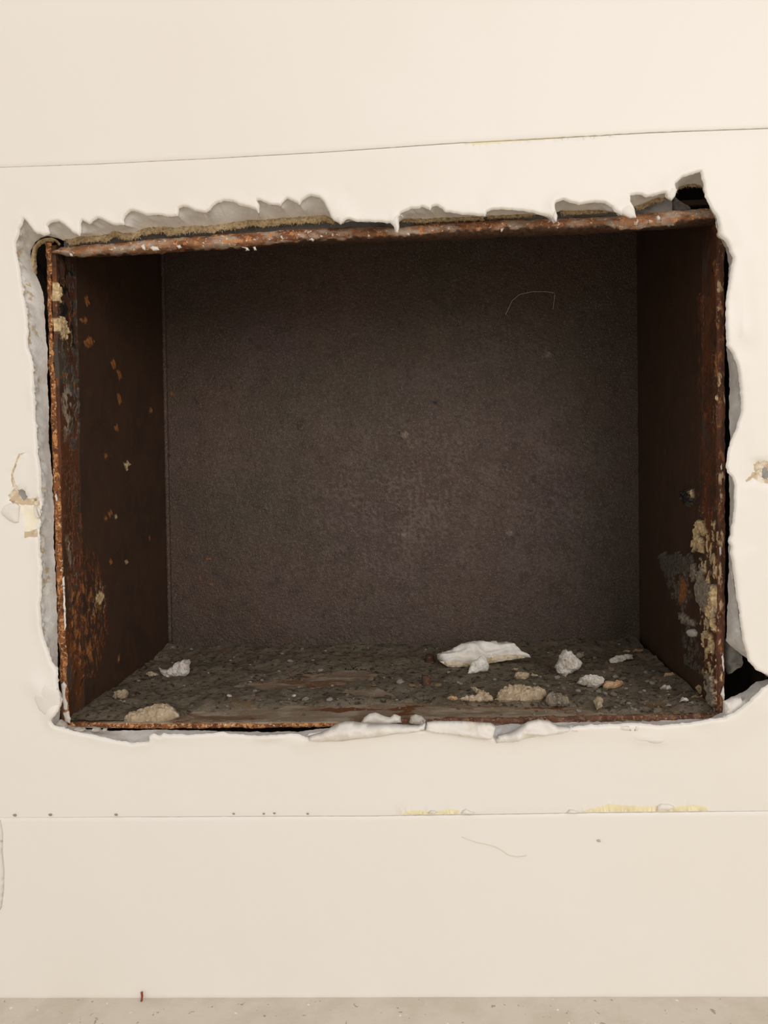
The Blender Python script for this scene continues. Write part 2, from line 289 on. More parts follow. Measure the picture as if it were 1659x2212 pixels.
def panel(name, top, bot):
    """painted board between two lines (lists of points left to right), rounded along its edges"""
    n = 240; xs = np.linspace(XW0, XW1, n)
    xs = np.sort(np.r_[np.linspace(XW0, -.35, 30), np.linspace(-.34, .32, 300), np.linspace(.33, XW1, 30)])
    n = len(xs); zt = np.interp(xs, [p[0] for p in top], [p[1] for p in top]); zb = np.interp(xs, [p[0] for p in bot], [p[1] for p in bot])
    rows = [(0, .006), (0, .0003), (.0004, 0), (.003, 0), (.012, 0), (.04, 0)]
    v = []; R = []
    for off, y in rows: R.append((zt-off, y))
    for t in np.linspace(.25, .92, 14): R.append((zt-.04+(zb-zt+.046)*t, 0))
    for off, y in reversed(rows[:4]): R.append((zb+off, y))
    for z, y in R:
        for i in range(n):
            zz = z[i]+(nz(xs[i]*300, z[i]*10, 3)*.00025 if y > 0 else 0)
            v.append((xs[i], y-(relief(xs[i], zz) if y < .003 else 0), zz))
    return mesh(name, v, grid_faces(len(R), n), M_paint, wall, recalc=True)
FLP = [onY(0, 2156.0), onY(800, 2161), onY(1659, 2153)]
fz0 = FLP[0].z; fz1 = FLP[2].z; fx0, fx1 = FLP[0].x, FLP[2].x
def floor_z(x): return fz0+(fz1-fz0)*(max(-.4, min(.4, x))-fx0)/(fx1-fx0)
panel('panel', [(XW0, 2.2), (XW1, 2.2)], [(p.x, p.z+gap_u(p.x)) for p in UL])
panel('panel', [(p.x, p.z-gap_l(p.x)) for p in LL], [(x, floor_z(x)-.001) for x in np.linspace(XW0, XW1, 40)])
# filler behind the two joints
for nm, line in (('joint_filler', UL), ('joint_filler', LL)):
    v = []
    for dz, y in ((-.004, .003), (-.0012, .0010), (.0012, .0010), (.004, .003)):
        v += [(p.x, y, p.z+dz) for p in line]
    mesh(nm, v, grid_faces(4, len(line)), M_joint, wall)

# floor
xs = np.linspace(XW0, XW1, 60); ys = list(-np.array([0, .004, .01, .02, .04, .08, .2, .5, 1.2, 2.6]))
v = [(x, y+.004 if k == 0 else y, floor_z(x)+(nz(x*120, y*120)*.00025)) for k, y in enumerate(ys) for x in xs]
fl = mesh('floor', v, grid_faces(len(ys), 60), M_floor); tag(fl, kind='structure')
b = bmesh.new(); b.from_mesh(fl.data)
if sum(f.normal.z for f in b.faces) < 0: bmesh.ops.reverse_faces(b, faces=b.faces)
b.to_mesh(fl.data); b.free()

# reveal: crumbly paint thickness, then grey plaster running back to the board's rear edge
def reveal():
    rows = []
    prof = [(.0008, 0, 0), (.0016, .0004, 0), (.0028, .0009, .03), (.0042, .0010, .12), (.006, .0008, .28), (.009, .0004, .48), (.012, .0002, .68), (.0155, 0, .86), (D1, 0, 1)]
    v = []
    for y, out, t in prof:
        for i in range(NA):
            bx, bz = PB[i].x, PB[i].z; ax, az = A2[i]
            x, z = ax+(bx-ax)*t+NRM[i][0]*out, az+(bz-az)*t+NRM[i][1]*out
            amp = (.0011 if i < NS[0]+NS[1]+NS[2] else .0022) if y < .0065 and y > .001 else (.0005 if y > .001 else 0)
            k = fz(x*230, y*230, z*230, 4)*amp + (nz(x*60, y*90, z*60)*.0012 if .005 < y < .017 else 0)
            v.append((x+NRM[i][0]*k, y+nz(x*500, z*500, y*90)*.0004*(y > .001), z+NRM[i][1]*k))
    f = grid_faces(len(prof), NA, True)
    o = mesh('plaster_reveal', v, f, [M_edge, M_grey], wall, recalc=True)
    for p in o.data.polygons:
        r = p.index//NA; c = p.index % NA
        lim = 2.2+2.4*nz(A2[c][0]*90, A2[c][1]*90, 6) if c >= NS[0] else 1.0+1.0*nz(A2[c][0]*90, A2[c][1]*90, 6)
        if NS[0] < c < NS[0]+NS[1]: lim = 1.5
        if c >= NS[0]+NS[1]+NS[2]: lim = 3.6+4.5*fz(A2[c][0]*110, A2[c][1]*110, 6, 4)
        p.material_index = 0 if r < lim else 1
reveal()
# brown fibre left along the rear of the board at the top
def fibre(x0, x1, h):
    n = int((x1-x0)*1.4); v = []; rng = random.Random(x0)
    prof = [(0, -.001), (.15, -.0006), (.45, -.0012), (.75, -.0008), (1, 0), (1.0, .006)]
    bt = [(p[0], p[1]) for p in B_top]
    for t, y in prof:
        for i in range(n):
            px = x0+(x1-x0)*i/(n-1); e = min(1, (i+1)/14, (n-i)/14)
            py = interp(bt, px)-2+t*h*e*(1+.35*fz(px*.045, 1, x0, 3)) + (nz(px*.22, t*3)*2.2*t)
            p = onY(px, py, D1+y+nz(px*.12, t*4, 2)*.0011*(y < .005)); v.append(p)
    f = grid_faces(len(prof), n)
    for k in range(int(n*.9)):                 # loose hairs of the torn board
        px = rng.uniform(x0+4, x1-4); t = rng.uniform(.25, 1.0); py = interp(bt, px)-2+t*h
        a = onY(px, py, D1-.0012); L = rng.uniform(.0008, .0022); an = rng.uniform(-2.6, -.5)
        d = Vector((math.cos(an)*L, -rng.uniform(0, .0012), math.sin(an)*L)); o = len(v)
        v += [a+Vector((-.00018, 0, 0)), a+Vector((.00018, 0, 0)), a+d]; f.append((o, o+1, o+2))
    mesh('fibre_edge', v, f, M_fibre, wall)
for a in ((140, 728, 15), (862, 1050, 9), (1050, 1160, 8), (1206, 1330, 10), (1368, 1440, 12), (1456, 1520, 6)): fibre(*a)
# curl of the same fibre round the top left corner
v = []; tl = [(72,600),(69,575),(67,552),(72,532),(84,519),(98,514),(112,513),(124,519),(131,527)]
q = resample(tl+[(131, 529)], 60)
for t in (0, .35, .7, 1):
    for i, (x, y) in enumerate(q):
        cx_, cy_ = 112, 560; d = math.hypot(x-cx_, y-cy_); s = t*(11 if i < 52 else 6)*(1+.2*nz(i*.3, t))
        v.append(onY(x-(x-cx_)/d*s, y-(y-cy_)/d*s, D1-.0008+.004*t*t+nz(i*.4, t*3)*.0006))
mesh('fibre_edge', v, grid_faces(4, 60), M_fibre, wall)

# masonry cavity behind the board
LT = [(114,540),(132,534),(177,529),(253,525),(354,515),(400,512),(552,501),(653,495),(820,490),(876,489),(927,482),(1053,476),(1220,472),(1353,464),(1469,455),(1541,451),(1556,450)]
LBm = [(114,552),(177,557),(354,547),(400,543),(526,538),(628,528),(820,523),(952,519),(1104,512),(1220,508),(1324,503),(1425,496),(1549,487),(1556,486)]
v = []; n = 90
for r, (yo, dpt) in enumerate(((-75, .030), (-30, .0285), (-10, .0285), (-2, .027), (6, .026))):
    for i in range(n):
        px = 138+(1452-138)*i/(n-1); v.append(onY(px, interp(LT, px)+yo, dpt+fz(px*.02, r, 4)*.0012))
mesh('mortar_bed', v, grid_faces(5, n), M_lintel, wall)
def cavity():
    x0, z1 = onY(15, 350, .0).x-.01, onY(1500, 300, 0).z+.07; x1, z0 = onY(1690, 1400, 0).x+.02, onY(800, 1610, 0).z-.01
    y0, y1 = .0225, .27; m = 30
    def sheet(name, P, A, B):
        v = []
        for i in range(m):
            for j in range(m):
                p = P+A*(i/(m-1))+B*(j/(m-1)); e = 0 if i in (0, m-1) or j in (0, m-1) else 1
                v.append(p+Vector((nz(*(p*40)), nz(*(p*40+Vector((9, 9, 9)))), nz(*(p*40+Vector((5, 1, 7))))))*.004*e)
        tag(mesh(name, v, grid_faces(m, m), M_cavity), kind='structure')
    X, Y, Z = Vector((x1-x0, 0, 0)), Vector((0, y1-y0, 0)), Vector((0, 0, z1-z0)); O = Vector((x0, y0, z0))
    sheet('wall_cavity_bottom', O, X, Y); sheet('wall_cavity_top', O+Z, X, Y); sheet('wall_cavity_left', O, Y, Z); sheet('wall_cavity_right', O+X, Y, Z); sheet('wall_cavity_back', O+Y, X, Z)
cavity()
# lump of dark mortar in the lower right corner of the hole
# ------------------------------------------------------------------ steel box
YF, YB = .0205, .200
fTL, fBL, fTR, fBR = onY(122, 530, YF), onY(143, 1563, YF), onY(1549, 470, YF), onY(1549, 1552, YF)
ft = [onY(1, 1, 1)]
bTL, bBL, bTR, bBR = onY(348, 500, YB), onY(366, 1408, YB), onY(1375, 470, YB), onY(1382, 1402, YB)
box = bpy.data.objects.new('steel_box', None); COL.objects.link(box); box.location = (0, 0, 0)
tag(box, 'open rusty brown steel box recessed in the torn opening of the white wall', 'box')
def quad(name, a, b, c, d, m, nu=2, nv=2, amp=0, parent=box, thick=.003, nrm=None):
    n = (b-a).cross(d-a).normalized() if nrm is None else nrm; v = []
    for i in range(nu):
        for j in range(nv):
            u, t = i/(nu-1), j/(nv-1); p = a*(1-u)*(1-t)+b*u*(1-t)+c*u*t+d*(1-u)*t
            v.append(p+n*(fz(p.x*50, p.y*50, p.z*50, 4)*amp if amp else 0))
    K = nu*nv; v += [p-n*thick for p in v[:K]]
    f = grid_faces(nu, nv); f += [(q[3]+K, q[2]+K, q[1]+K, q[0]+K) for q in grid_faces(nu, nv)]
    ring = [i*nv for i in range(nu)]+[(nu-1)*nv+j for j in range(1, nv)]+[i*nv+nv-1 for i in range(nu-2, -1, -1)]+[j for j in range(nv-2, 0, -1)]
    f += [(ring[k], ring[(k+1) % len(ring)], ring[(k+1) % len(ring)]+K, ring[k]+K) for k in range(len(ring))]
    return mesh(name, v, f, m, parent, smooth=False, recalc=True)
cen_box = (fTL+fBR+bTL+bBR)/4
back_panel = quad('back_panel', bTL, bTR, bBR, bBL, M_steel, 260, 210, .0004, nrm=Vector((0, -1, 0)))
nl = (bBL-fBL).cross(fTL-fBL).normalized(); nl = nl if nl.x > 0 else -nl
nr = (bBR-fBR).cross(fTR-fBR).normalized(); nr = nr if nr.x < 0 else -nr
nf = (fBR-fBL).cross(bBL-fBL).normalized(); nf = nf if nf.z > 0 else -nf
SL = .13                                   # share of the depth taken by the rusty front strip
def lp(a, b, t): return a+(b-a)*t
sTL, sBL, sTR, sBR = lp(fTL, bTL, SL), lp(fBL, bBL, SL), lp(fTR, bTR, SL), lp(fBR, bBR, SL)
side_panel_nl = quad('side_panel', sTL+nl*.0006, bTL, bBL, sBL+nl*.0006, M_side, 140, 230, .0003, nrm=nl)
side_panel_nr = quad('side_panel', sTR+nr*.0006, bTR, bBR, sBR+nr*.0006, M_side, 140, 230, .0003, nrm=nr)
rim_strip_nl = quad('rim_strip', fTL, sTL, sBL, fBL, M_strip, 44, 420, .0009, nrm=nl)
rim_strip_nr = quad('rim_strip', fTR, sTR, sBR, fBR, M_strip, 44, 420, .0009, nrm=nr)
quad('floor_panel', fBL, fBR, bBR, bBL, M_floorpl, 160, 40, .0004, nrm=nf, thick=.0028)
# sloping top sheet, hidden from here behind the hanging lip
tfL, tfR = onY(118, 515, YF+.014), onY(1560, 440, YF+.014)
tbL, tbR = bTL+Vector((0, 0, .004)), bTR+Vector((0, 0, .004))
quad('top_panel', tfL, tfR, tbR, tbL, M_side, 20, 12, .0003, nrm=Vector((0, 0, -1)))
# bright corner bead up the left rear corner
def tube(name, P, r, m, parent=None, k=7, rv=0):
    v = []; n = len(P)
    for i, p in enumerate(P):
        t = (P[min(i+1, n-1)]-P[max(i-1, 0)]).normalized(); a = t.orthogonal().normalized(); c = t.cross(a)
        rr = (r[i] if isinstance(r, list) else r)*(1+rv*nz(i*.7, r[0] if isinstance(r, list) else r*999))
        v += [p+(a*math.cos(2*math.pi*j/k)+c*math.sin(2*math.pi*j/k))*rr for j in range(k)]
    f = grid_faces(n, k, True)+[tuple(range(k)), tuple(range((n-1)*k, n*k))]
    return mesh(name, v, f, m, parent, recalc=True)
tube('corner_bead', [lp(bTL, bBL, i/30)+Vector((.0010, -.0008, 0)) for i in range(31)], .0021, M_steel, box)
# raw front edges of the side plates, jagged and thick with orange rust
def edge_bar(name, L, R, m, y0, thick_y=.004, vertical=True, n=300, rough=.0006):
    """L, R: pixel outlines of the two long borders of the visible edge face"""
    v = []
    prof = [(0, thick_y), (0, .0012), (.12, .0003), (.5, -.0004), (.88, .0003), (1, .0012), (1, thick_y)]
    for i in range(n):
        t = i/(n-1)
        if vertical:
            y = L[0][0]+(L[-1][0]-L[0][0])*t; a = (interp(L, y), y); c = (interp(R, y), y)
        else:
            x = L[0][0]+(L[-1][0]-L[0][0])*t; a = (x, interp(L, x)); c = (x, interp(R, x))
        for s, dy in prof:
            p = onY(a[0]+(c[0]-a[0])*s, a[1]+(c[1]-a[1])*s, y0+dy)
            q = p*320; k = Vector((nz(q.x, q.y, q.z), nz(q.x+7, q.y, q.z), nz(q.x, q.y+5, q.z+3)))*rough
            q = p*90; k += Vector((nz(q.x, q.y, q.z), nz(q.x+7, q.y, q.z), nz(q.x, q.y+5, q.z+3)))*rough
            v.append(p+k)
    f = grid_faces(n, len(prof))+[tuple(range(len(prof))), tuple(range((n-1)*len(prof), n*len(prof)))]
    return mesh(name, v, f, m, box, recalc=True)
# borders given as (y, x) for the upright edges
RL_o = [(524,97),(560,101),(729,105),(836,109),(981,113),(1150,119),(1285,124),(1381,127),(1502,132),(1566,138)]
RL_i = [(524,112),(560,112),(729,114),(836,121),(981,127),(1150,135),(1285,137),(1381,143),(1502,147),(1566,152)]
edge_bar('rim_edge', RL_o, RL_i, M_rust, YF-.0008)
RR_i = [(500,1549),(620,1546),(800,1548),(1000,1551),(1200,1549),(1400,1546),(1550,1549)]
RR_o = [(500,1566),(620,1564),(800,1565),(1000,1566),(1200,1566),(1400,1565),(1550,1564)]
edge_bar('rim_edge', RR_i, RR_o, M_rustdark, YF-.0008)
BE_t = [(140,1560),(245,1562),(385,1562),(560,1562),(700,1560),(900,1556),(1277,1553),(1385,1551),(1492,1549),(1560,1544)]
BE_b = [(140,1569),(245,1573),(385,1573),(560,1572),(700,1570),(900,1567),(1277,1565),(1385,1562),(1492,1560),(1560,1552)]
def cut(L, a, c): return [(a, interp(L, a))]+[p for p in L if a < p[0] < c]+[(c, interp(L, c))]
edge_bar('rim_edge', cut(BE_t, 140, 745), cut(BE_b, 140, 745), M_rust, YF-.0004, vertical=False, n=300, rough=.0005)
BE_t2 = [(x, y-max(0, min(7, (x-745)/60))) for x, y in cut(BE_t, 745, 1556)]
edge_bar('rim_edge', BE_t2, cut(BE_b, 745, 1556), M_rimdark, YF-.0004, vertical=False, n=380, rough=.0009)
# hanging lip of the top plate: a rounded rusty bar with a brown underside
def lip():
    n = 520; v = []; mi = []
    prof = [(-.02, .016), (0, .006), (.02, .002), (.14, .0004), (.24, -.0002), (.32, -.0006), (.42, -.0007), (.52, -.0006), (.60, -.0002), (.66, .0003), (.74, .0012), (.82, .0024), (.88, .004), (.93, .0055), (1, .010), (1, .016)]
    for i in range(n):
        px = 112+(1552-112)*i/(n-1); e = min(1, (i+2)/12)**.5
        t_, b_ = interp(LT, px), interp(LBm, px); mid = (t_+b_)/2; t_, b_ = mid+(t_-mid)*e, mid+(b_-mid)*e
        for s, dy in prof:
            p = onY(px, t_+(b_-t_)*s, YF-.003+dy)
            q = p*330; k = Vector((0, nz(q.x, q.y, q.z), nz(q.x, q.y+5, q.z+3)))*.0006
            q = p*80; k += Vector((0, nz(q.x, q.y, q.z), nz(q.x, q.y+5, q.z+3)))*.0005
            v.append(p+k)
    P = len(prof); f = grid_faces(n, P)+[tuple(range(P)), tuple(range((n-1)*P, n*P))]
    o = mesh('lip', v, f, M_lip, box, recalc=True); C = np.zeros((n*P, 4))
    for k in range(n*P):
        x = 112+1440*(k//P)/n; sl = prof[k % P][0]
        lim = float(np.interp(x, [112, 400, 560, 700, 820, 1000, 1300, 1340, 1440, 1470, 1552], [.90, .95, .88, .74, .62, .5, .5, .86, .8, .55, .6]))+.16*fz(x*.05, sl*2, 0, 4)
        C[k] = (*lin((78, 55, 40)), max(0, min(1, (sl-lim)/.07+.5)))
    o.data.color_attributes.new('wear', 'FLOAT_COLOR', 'POINT').data.foreach_set('color', C.ravel())
lip()

# ------------------------------------------------------------------ pieces from outlines
def blob(name, outline, to3, nrm, hf, hb, m, parent=None, res=None, nzs=300, amp=.0006, jag=.0003, ridge=0, power=.5, smooth=True, fold=0):
    """closed solid: the outline cast by to3 on to its own plane, swollen hf towards nrm and hb away from it"""
    P3 = [to3(x, y) for x, y in outline]; O = sum(P3, Vector())/len(P3); n = nrm.normalized()
    u = (P3[0]-O); u = (u-n*u.dot(n)).normalized(); w_ = n.cross(u)
    q = [((p-O).dot(u), (p-O).dot(w_)) for p in P3]
    a = np.array(q); size = max(np.ptp(a[:, 0]), np.ptp(a[:, 1])); res = res or max(size/(44 if fold else 30), .0004)
    q = densify(q, res); q = [(x+nz(x*nzs, y*nzs, 1.3)*jag*2, y+nz(x*nzs, y*nzs, 8.1)*jag*2) for x, y in q]
    a = np.array(q); N0 = len(q)
    gx, gy = np.meshgrid(np.arange(a[:, 0].min(), a[:, 0].max(), res), np.arange(a[:, 1].min(), a[:, 1].max(), res)); g = np.c_[gx.ravel(), gy.ravel()]
    rs = np.random.RandomState(N0); g = g+rs.uniform(-.3, .3, g.shape)*res
    g = g[inside(g, a)]; g = g[dist(g, a) > res*.45] if len(g) else g
    r = delaunay_2d_cdt([Vector(p) for p in q]+[Vector(p) for p in g], [(i, (i+1) % N0) for i in range(N0)], [], 1, 1e-8)
    V = np.array([(p.x, p.y) for p in r[0]]); dd = dist(V, a); R = max(dd.max(), 1e-6)
    up = []; lo = []
    for (x, y), d in zip(V, dd):
        s = (1-(1-min(1, d/R))**2)**power if d > 1e-7 else 0.
        k = fz(x*nzs+O.x*91, y*nzs+O.z*77, O.y*50, 4)*amp*(s > 0)+ridge*abs(nz(x*nzs*.5, y*nzs*.2, 2))*s
        b0 = O+u*x+w_*y; k += fold*s*((1-abs(2*nz(x*26+nz(x*30, y*30)*.7, y*140+nz(x*40, 3)*.8, O.x*30)))**2-.35) if fold else 0; up.append(b0+n*(hf*s+k)); lo.append(b0-n*hb*s)
    v = list(up); f = []; idx = {}
    fc = [t for t in r[2]]
    cc = np.array([V[list(t)].mean(0) for t in fc]); okk = inside(cc, a)
    back = {}
    for i in range(len(V)):
        if dd[i] > 1e-7: back[i] = len(v); v.append(lo[i])
        else: back[i] = i
    for t, k in zip(fc, okk):
        if k:
            f.append(tuple(t)); f.append(tuple(back[i] for i in reversed(t)))
    return mesh(name, v, f, m, parent, smooth, recalc=True)
WN = Vector((0, -1, 0))
def onwall(y=0.0): return lambda px, py: onY(px, py, y)
# folded paint flaps along the lower edge of the opening
blob('paint_flap', [(664,1590),(690,1582),(712,1572),(731,1562),(747,1557),(779,1560),(832,1563),(869,1565),(905,1566),(919,1561),(918,1577),(900,1582),(860,1586),(800,1594),(740,1602),(700,1602),(668,1600)], onwall(-.0005), WN, .0038, .001, M_flake, wall, fold=.0028, power=.3, amp=.0012, nzs=90, ridge=.001)
blob('paint_flap', [(921,1559),(946,1557),(1015,1557),(1060,1562),(1071,1570),(1068,1584),(1060,1596),(1040,1594),(980,1586),(935,1582),(918,1578)], onwall(-.0005), WN, .0042, .001, M_flake, wall, fold=.0028, power=.3, amp=.0008, nzs=90)
blob('paint_flap', [(1069,1598),(1075,1588),(1106,1579),(1140,1558),(1163,1552),(1186,1556),(1203,1566),(1232,1571),(1240,1578),(1205,1586),(1160,1590),(1120,1600),(1072,1606)], onwall(-.0005), WN, .0045, .001, M_flake, wall, fold=.0028, power=.3, amp=.0010, nzs=80, ridge=.0012)
blob('paint_flap', [(1200,1570),(1240,1570),(1300,1567),(1360,1565),(1430,1568),(1492,1563),(1530,1558),(1500,1572),(1400,1580),(1290,1582),(1215,1582)], onwall(-.0003), WN, .0016, .001, M_flake, wall, amp=.0006, nzs=80)
blob('paint_flap', [(1360,1594),(1400,1592),(1432,1591),(1438,1598),(1430,1604),(1412,1606),(1380,1600)], onwall(-.0003), WN, .0012, .001, M_flake, wall, amp=.0003, nzs=80)
blob('paint_flap', [(1562,1515),(1580,1508),(1600,1504),(1606,1520),(1590,1540),(1570,1550),(1560,1548)], onwall(.008), WN, .004, .003, M_edge, wall, amp=.001, nzs=120)
# smooth bulge of paint at the lower left corner and loose flaps on the left damage
blob('paint_flap', [(128,1490),(132,1508),(132,1522),(127,1537),(112,1553),(100,1549),(84,1534),(74,1512),(72,1490),(78,1478),(100,1474)], onwall(-.0002), WN, .0016, .001, M_flake, wall, amp=.0004, nzs=60)
blob('paint_flap', [(2,1106),(10,1092),(22,1087),(36,1086),(44,1092),(42,1110),(40,1128),(32,1130),(18,1124),(6,1114)], onwall(-.0002), WN, .0020, .001, M_flake, wall, amp=.0003, nzs=90)
blob('paint_flap', [(74,1092),(80,1096),(86,1112),(88,1120),(82,1118),(76,1106)], onwall(-.0004), WN, .002, .001, M_flake, wall, amp=.0004)
blob('paint_flap', [(-12,1765),(2,1772),(7,1800),(6,1840),(10,1880),(9,1920),(4,1960),(-12,1985)], onwall(0), WN, .0022, .001, M_flake, wall, amp=.0001, nzs=40, jag=0)
for ol in ([(996,1757),(1000,1750),(1008,1746),(1018,1752),(1026,1757),(1010,1759)], [(1418,1752),(1420,1741),(1430,1735),(1444,1736),(1456,1744),(1444,1750)], [(924,1756),(930,1750),(940,1749),(944,1754),(934,1758)], [(1224,1757),(1230,1748),(1240,1748),(1250,1755)]):
    blob('paint_flap', ol, onwall(-.0002), WN, .0016, .0006, M_flake, wall, amp=.0003)
# drips and teeth hanging from the upper edge
for ol in ([(846,480),(852,490),(854,503),(859,504),(863,490),(862,470),(868,462),(872,468),(860,462),(850,468)], [(1192,470),(1197,481),(1202,480),(1205,466),(1200,452),(1194,458)], [(1334,455),(1345,466),(1360,472),(1374,470),(1372,452),(1364,436),(1352,440)], [(1438,418),(1440,430),(1450,434),(1459,424),(1464,408),(1450,404)], [(722,470),(735,486),(744,480),(750,470),(735,462)]):
    blob('paint_flap', ol, onwall(-.0001), WN, .0016, .0014, M_flake, wall, amp=.0004, nzs=120)
# small chips sitting in the gap under the lower rim
for ol in ([(121,1572),(122,1560),(130,1553),(140,1560),(146,1572),(134,1574)], [(160,1576),(162,1571),(180,1571),(184,1577),(172,1581)], [(198,1578),(202,1570),(214,1571),(217,1578),(208,1582)], [(222,1574),(230,1573),(232,1578),(224,1578)]):
    blob('plaster_chip', ol, onwall(.008), WN, .003, .003, M_chunk, wall, amp=.0006)
# lump of mortar in the lower right hollow
blob('mortar_lump', [(1568,1378),(1580,1388),(1596,1402),(1604,1416),(1600,1436),(1586,1446),(1572,1456),(1564,1430),(1564,1400)], onwall(.030), WN, .006, .006, M_lintel, wall, amp=.0018)

blob('mortar_lump', [(1446,440),(1450,425),(1460,430),(1474,440),(1490,452),(1488,470),(1450,474)], onwall(.034), WN, .006, .006, M_lintel, wall, amp=.0015)
# flaking paint and rust on the inner faces of the front strips
PLL, PLR = plane(fTL, fBL, bBL), plane(fTR, fBR, bBR)
def onL(px, py): return onpl(px, py, PLL)+nl*.0004
def onR(px, py): return onpl(px, py, PLR)+nr*.0004
ORG, CRM, GRP, DKR, BLK, SOT, PAL = (152, 98, 54), (206, 180, 136), (146, 134, 116), (94, 57, 36), (36, 28, 23), (86, 80, 70), (214, 206, 190)
def wear(objs, polys, pl, n, ax=(1, 2)):
    """peeled, rusted and caked places on the plates: colour and thickness inside ragged outlines"""
    for o in objs:
        me = o.data; P = np.array([(v.co[ax[0]], v.co[ax[1]]) for v in me.vertices]); C = np.zeros((len(P), 4)); H = np.zeros(len(P))
        N1 = np.array([fz(a*330, b*330, 3, 4) for a, b in P]); N3 = np.array([fz(a*330+4, b*330, 5, 5)+.6*fz(a*45, b*45, 7, 3) for a, b in P]) if ax[0] == 0 else N1; N2 = np.array([fz(a*240+9, b*150, 8, 5) for a, b in P])
        for ol, col, h, dens in polys:
            q = np.array([(p[ax[0]], p[ax[1]]) for p in (onpl(x, y, pl) for x, y in ol)]); sz = max(np.ptp(q[:, 0]), np.ptp(q[:, 1]))
            near_ = (P[:, 0] > q[:, 0].min()-.006) & (P[:, 0] < q[:, 0].max()+.006) & (P[:, 1] > q[:, 1].min()-.006) & (P[:, 1] < q[:, 1].max()+.006)
            ix = np.where(near_)[0]
            if not len(ix): continue
            sd = dist(P[ix], q)*np.where(inside(P[ix], q), 1, -1)+N1[ix]*min(.0022, sz*.14)
            a = np.clip(sd/.0007+.5, 0, 1)
            if dens < 0:
                c0 = q.mean(0); rr = np.sqrt((((P[ix]-c0)/(np.ptp(q, 0)/2))**2).sum(1)); a = np.clip(1-rr, 0, 1)**.8*np.clip((N3[ix]-dens-.45)/.25, 0, 1)*.55
            elif dens < 1: a = a*np.clip((N2[ix]+dens-.5)/.12, 0, 1)*np.clip(sd/.004, 0, 1)
            c = np.array(lin(col)); A = a[:, None]
            C[ix, :3] = np.where(C[ix, 3:4] > 0, C[ix, :3]*(1-A)+c*A, c); C[ix, 3] = np.maximum(C[ix, 3], a)
            H[ix] = np.maximum(H[ix], a*h*(1+.6*N1[ix]))
        co = np.array([v.co[:] for v in me.vertices])+np.array(n[:])*H[:, None]; K = len(P)//2; co[K:] -= np.array(n[:])*H[K:, None]
        me.vertices.foreach_set('co', co.ravel()); at = me.color_attributes.new('wear', 'FLOAT_COLOR', 'POINT'); at.data.foreach_set('color', C.ravel()); me.update()
WR = [([(1508,640),(1562,640),(1562,1120),(1508,1120)], DKR, .0002, .42), ([(1506,1120),(1562,1120),(1562,1550),(1522,1550)], CRM, .0008, .36),
    ([(1508,1126),(1516,1124),(1524,1134),(1530,1150),(1527,1160),(1520,1148),(1516,1160),(1524,1180),(1518,1190),(1512,1180),(1505,1190),(1502,1172),(1506,1150)], CRM, .0020, 1),
    ([(1509,1250),(1518,1228),(1526,1232),(1524,1250),(1536,1258),(1545,1272),(1552,1255),(1553,1272),(1548,1300),(1550,1318),(1544,1340),(1546,1358),(1540,1352),(1532,1330),(1520,1308),(1512,1300),(1508,1280)], GRP, .0018, 1),
    ([(1530,1320),(1544,1288),(1550,1262),(1551,1300),(1546,1330),(1546,1352),(1540,1340)], CRM, .0026, 1), ([(1498,1222),(1506,1218),(1508,1238),(1504,1256),(1498,1252)], GRP, .0016, 1),
    ([(1520,1372),(1530,1362),(1541,1374),(1540,1392),(1544,1404),(1534,1410),(1524,1398)], CRM, .0020, 1), ([(1526,1382),(1534,1378),(1535,1396),(1530,1402)], DKR, .002, 1), ([(1522,1430),(1532,1426),(1536,1440),(1526,1446)], DKR, .002, 1),
    ([(1529,1462),(1536,1456),(1546,1462),(1547,1490),(1549,1520),(1540,1530),(1534,1512),(1530,1490)], GRP, .0022, 1),
    ([(1548,856),(1556,850),(1558,880),(1551,890)], CRM, .001, 1), ([(1544,760),(1553,752),(1556,790),(1552,830),(1546,800)], ORG, .0010, 1), ([(1552,1160),(1556,1150),(1557,1230),(1553,1250),(1551,1200)], CRM, .001, 1),
    ([(1540,560),(1554,556),(1556,640),(1544,640)], ORG, .0006, .5), ([(1510,640),(1520,636),(1524,700),(1512,690)], DKR, .0006, 1),
    ([(1497,1060),(1502,1056),(1504,1070),(1500,1078)], CRM, .002, 1), ([(1480,1066),(1496,1058),(1504,1082),(1494,1094),(1486,1084)], BLK, .003, 1),
    ([(1426,1202),(1440,1196),(1452,1200),(1470,1192),(1480,1205),(1496,1196),(1502,1215),(1490,1240),(1470,1236),(1448,1250),(1434,1232)], SOT, .0016, 1),
    ([(1436,1236),(1490,1236),(1500,1290),(1480,1330),(1450,1300)], SOT, .0012, .5), ([(1476,1250),(1484,1250),(1488,1272),(1482,1300),(1472,1310),(1474,1280)], ORG, .0012, 1),
    ([(1468,1326),(1482,1326),(1496,1336),(1508,1346),(1498,1354),(1478,1344)], GRP, .0016, 1), ([(1472,1346),(1500,1340),(1516,1400),(1520,1470),(1480,1440)], SOT, .001, .5)]
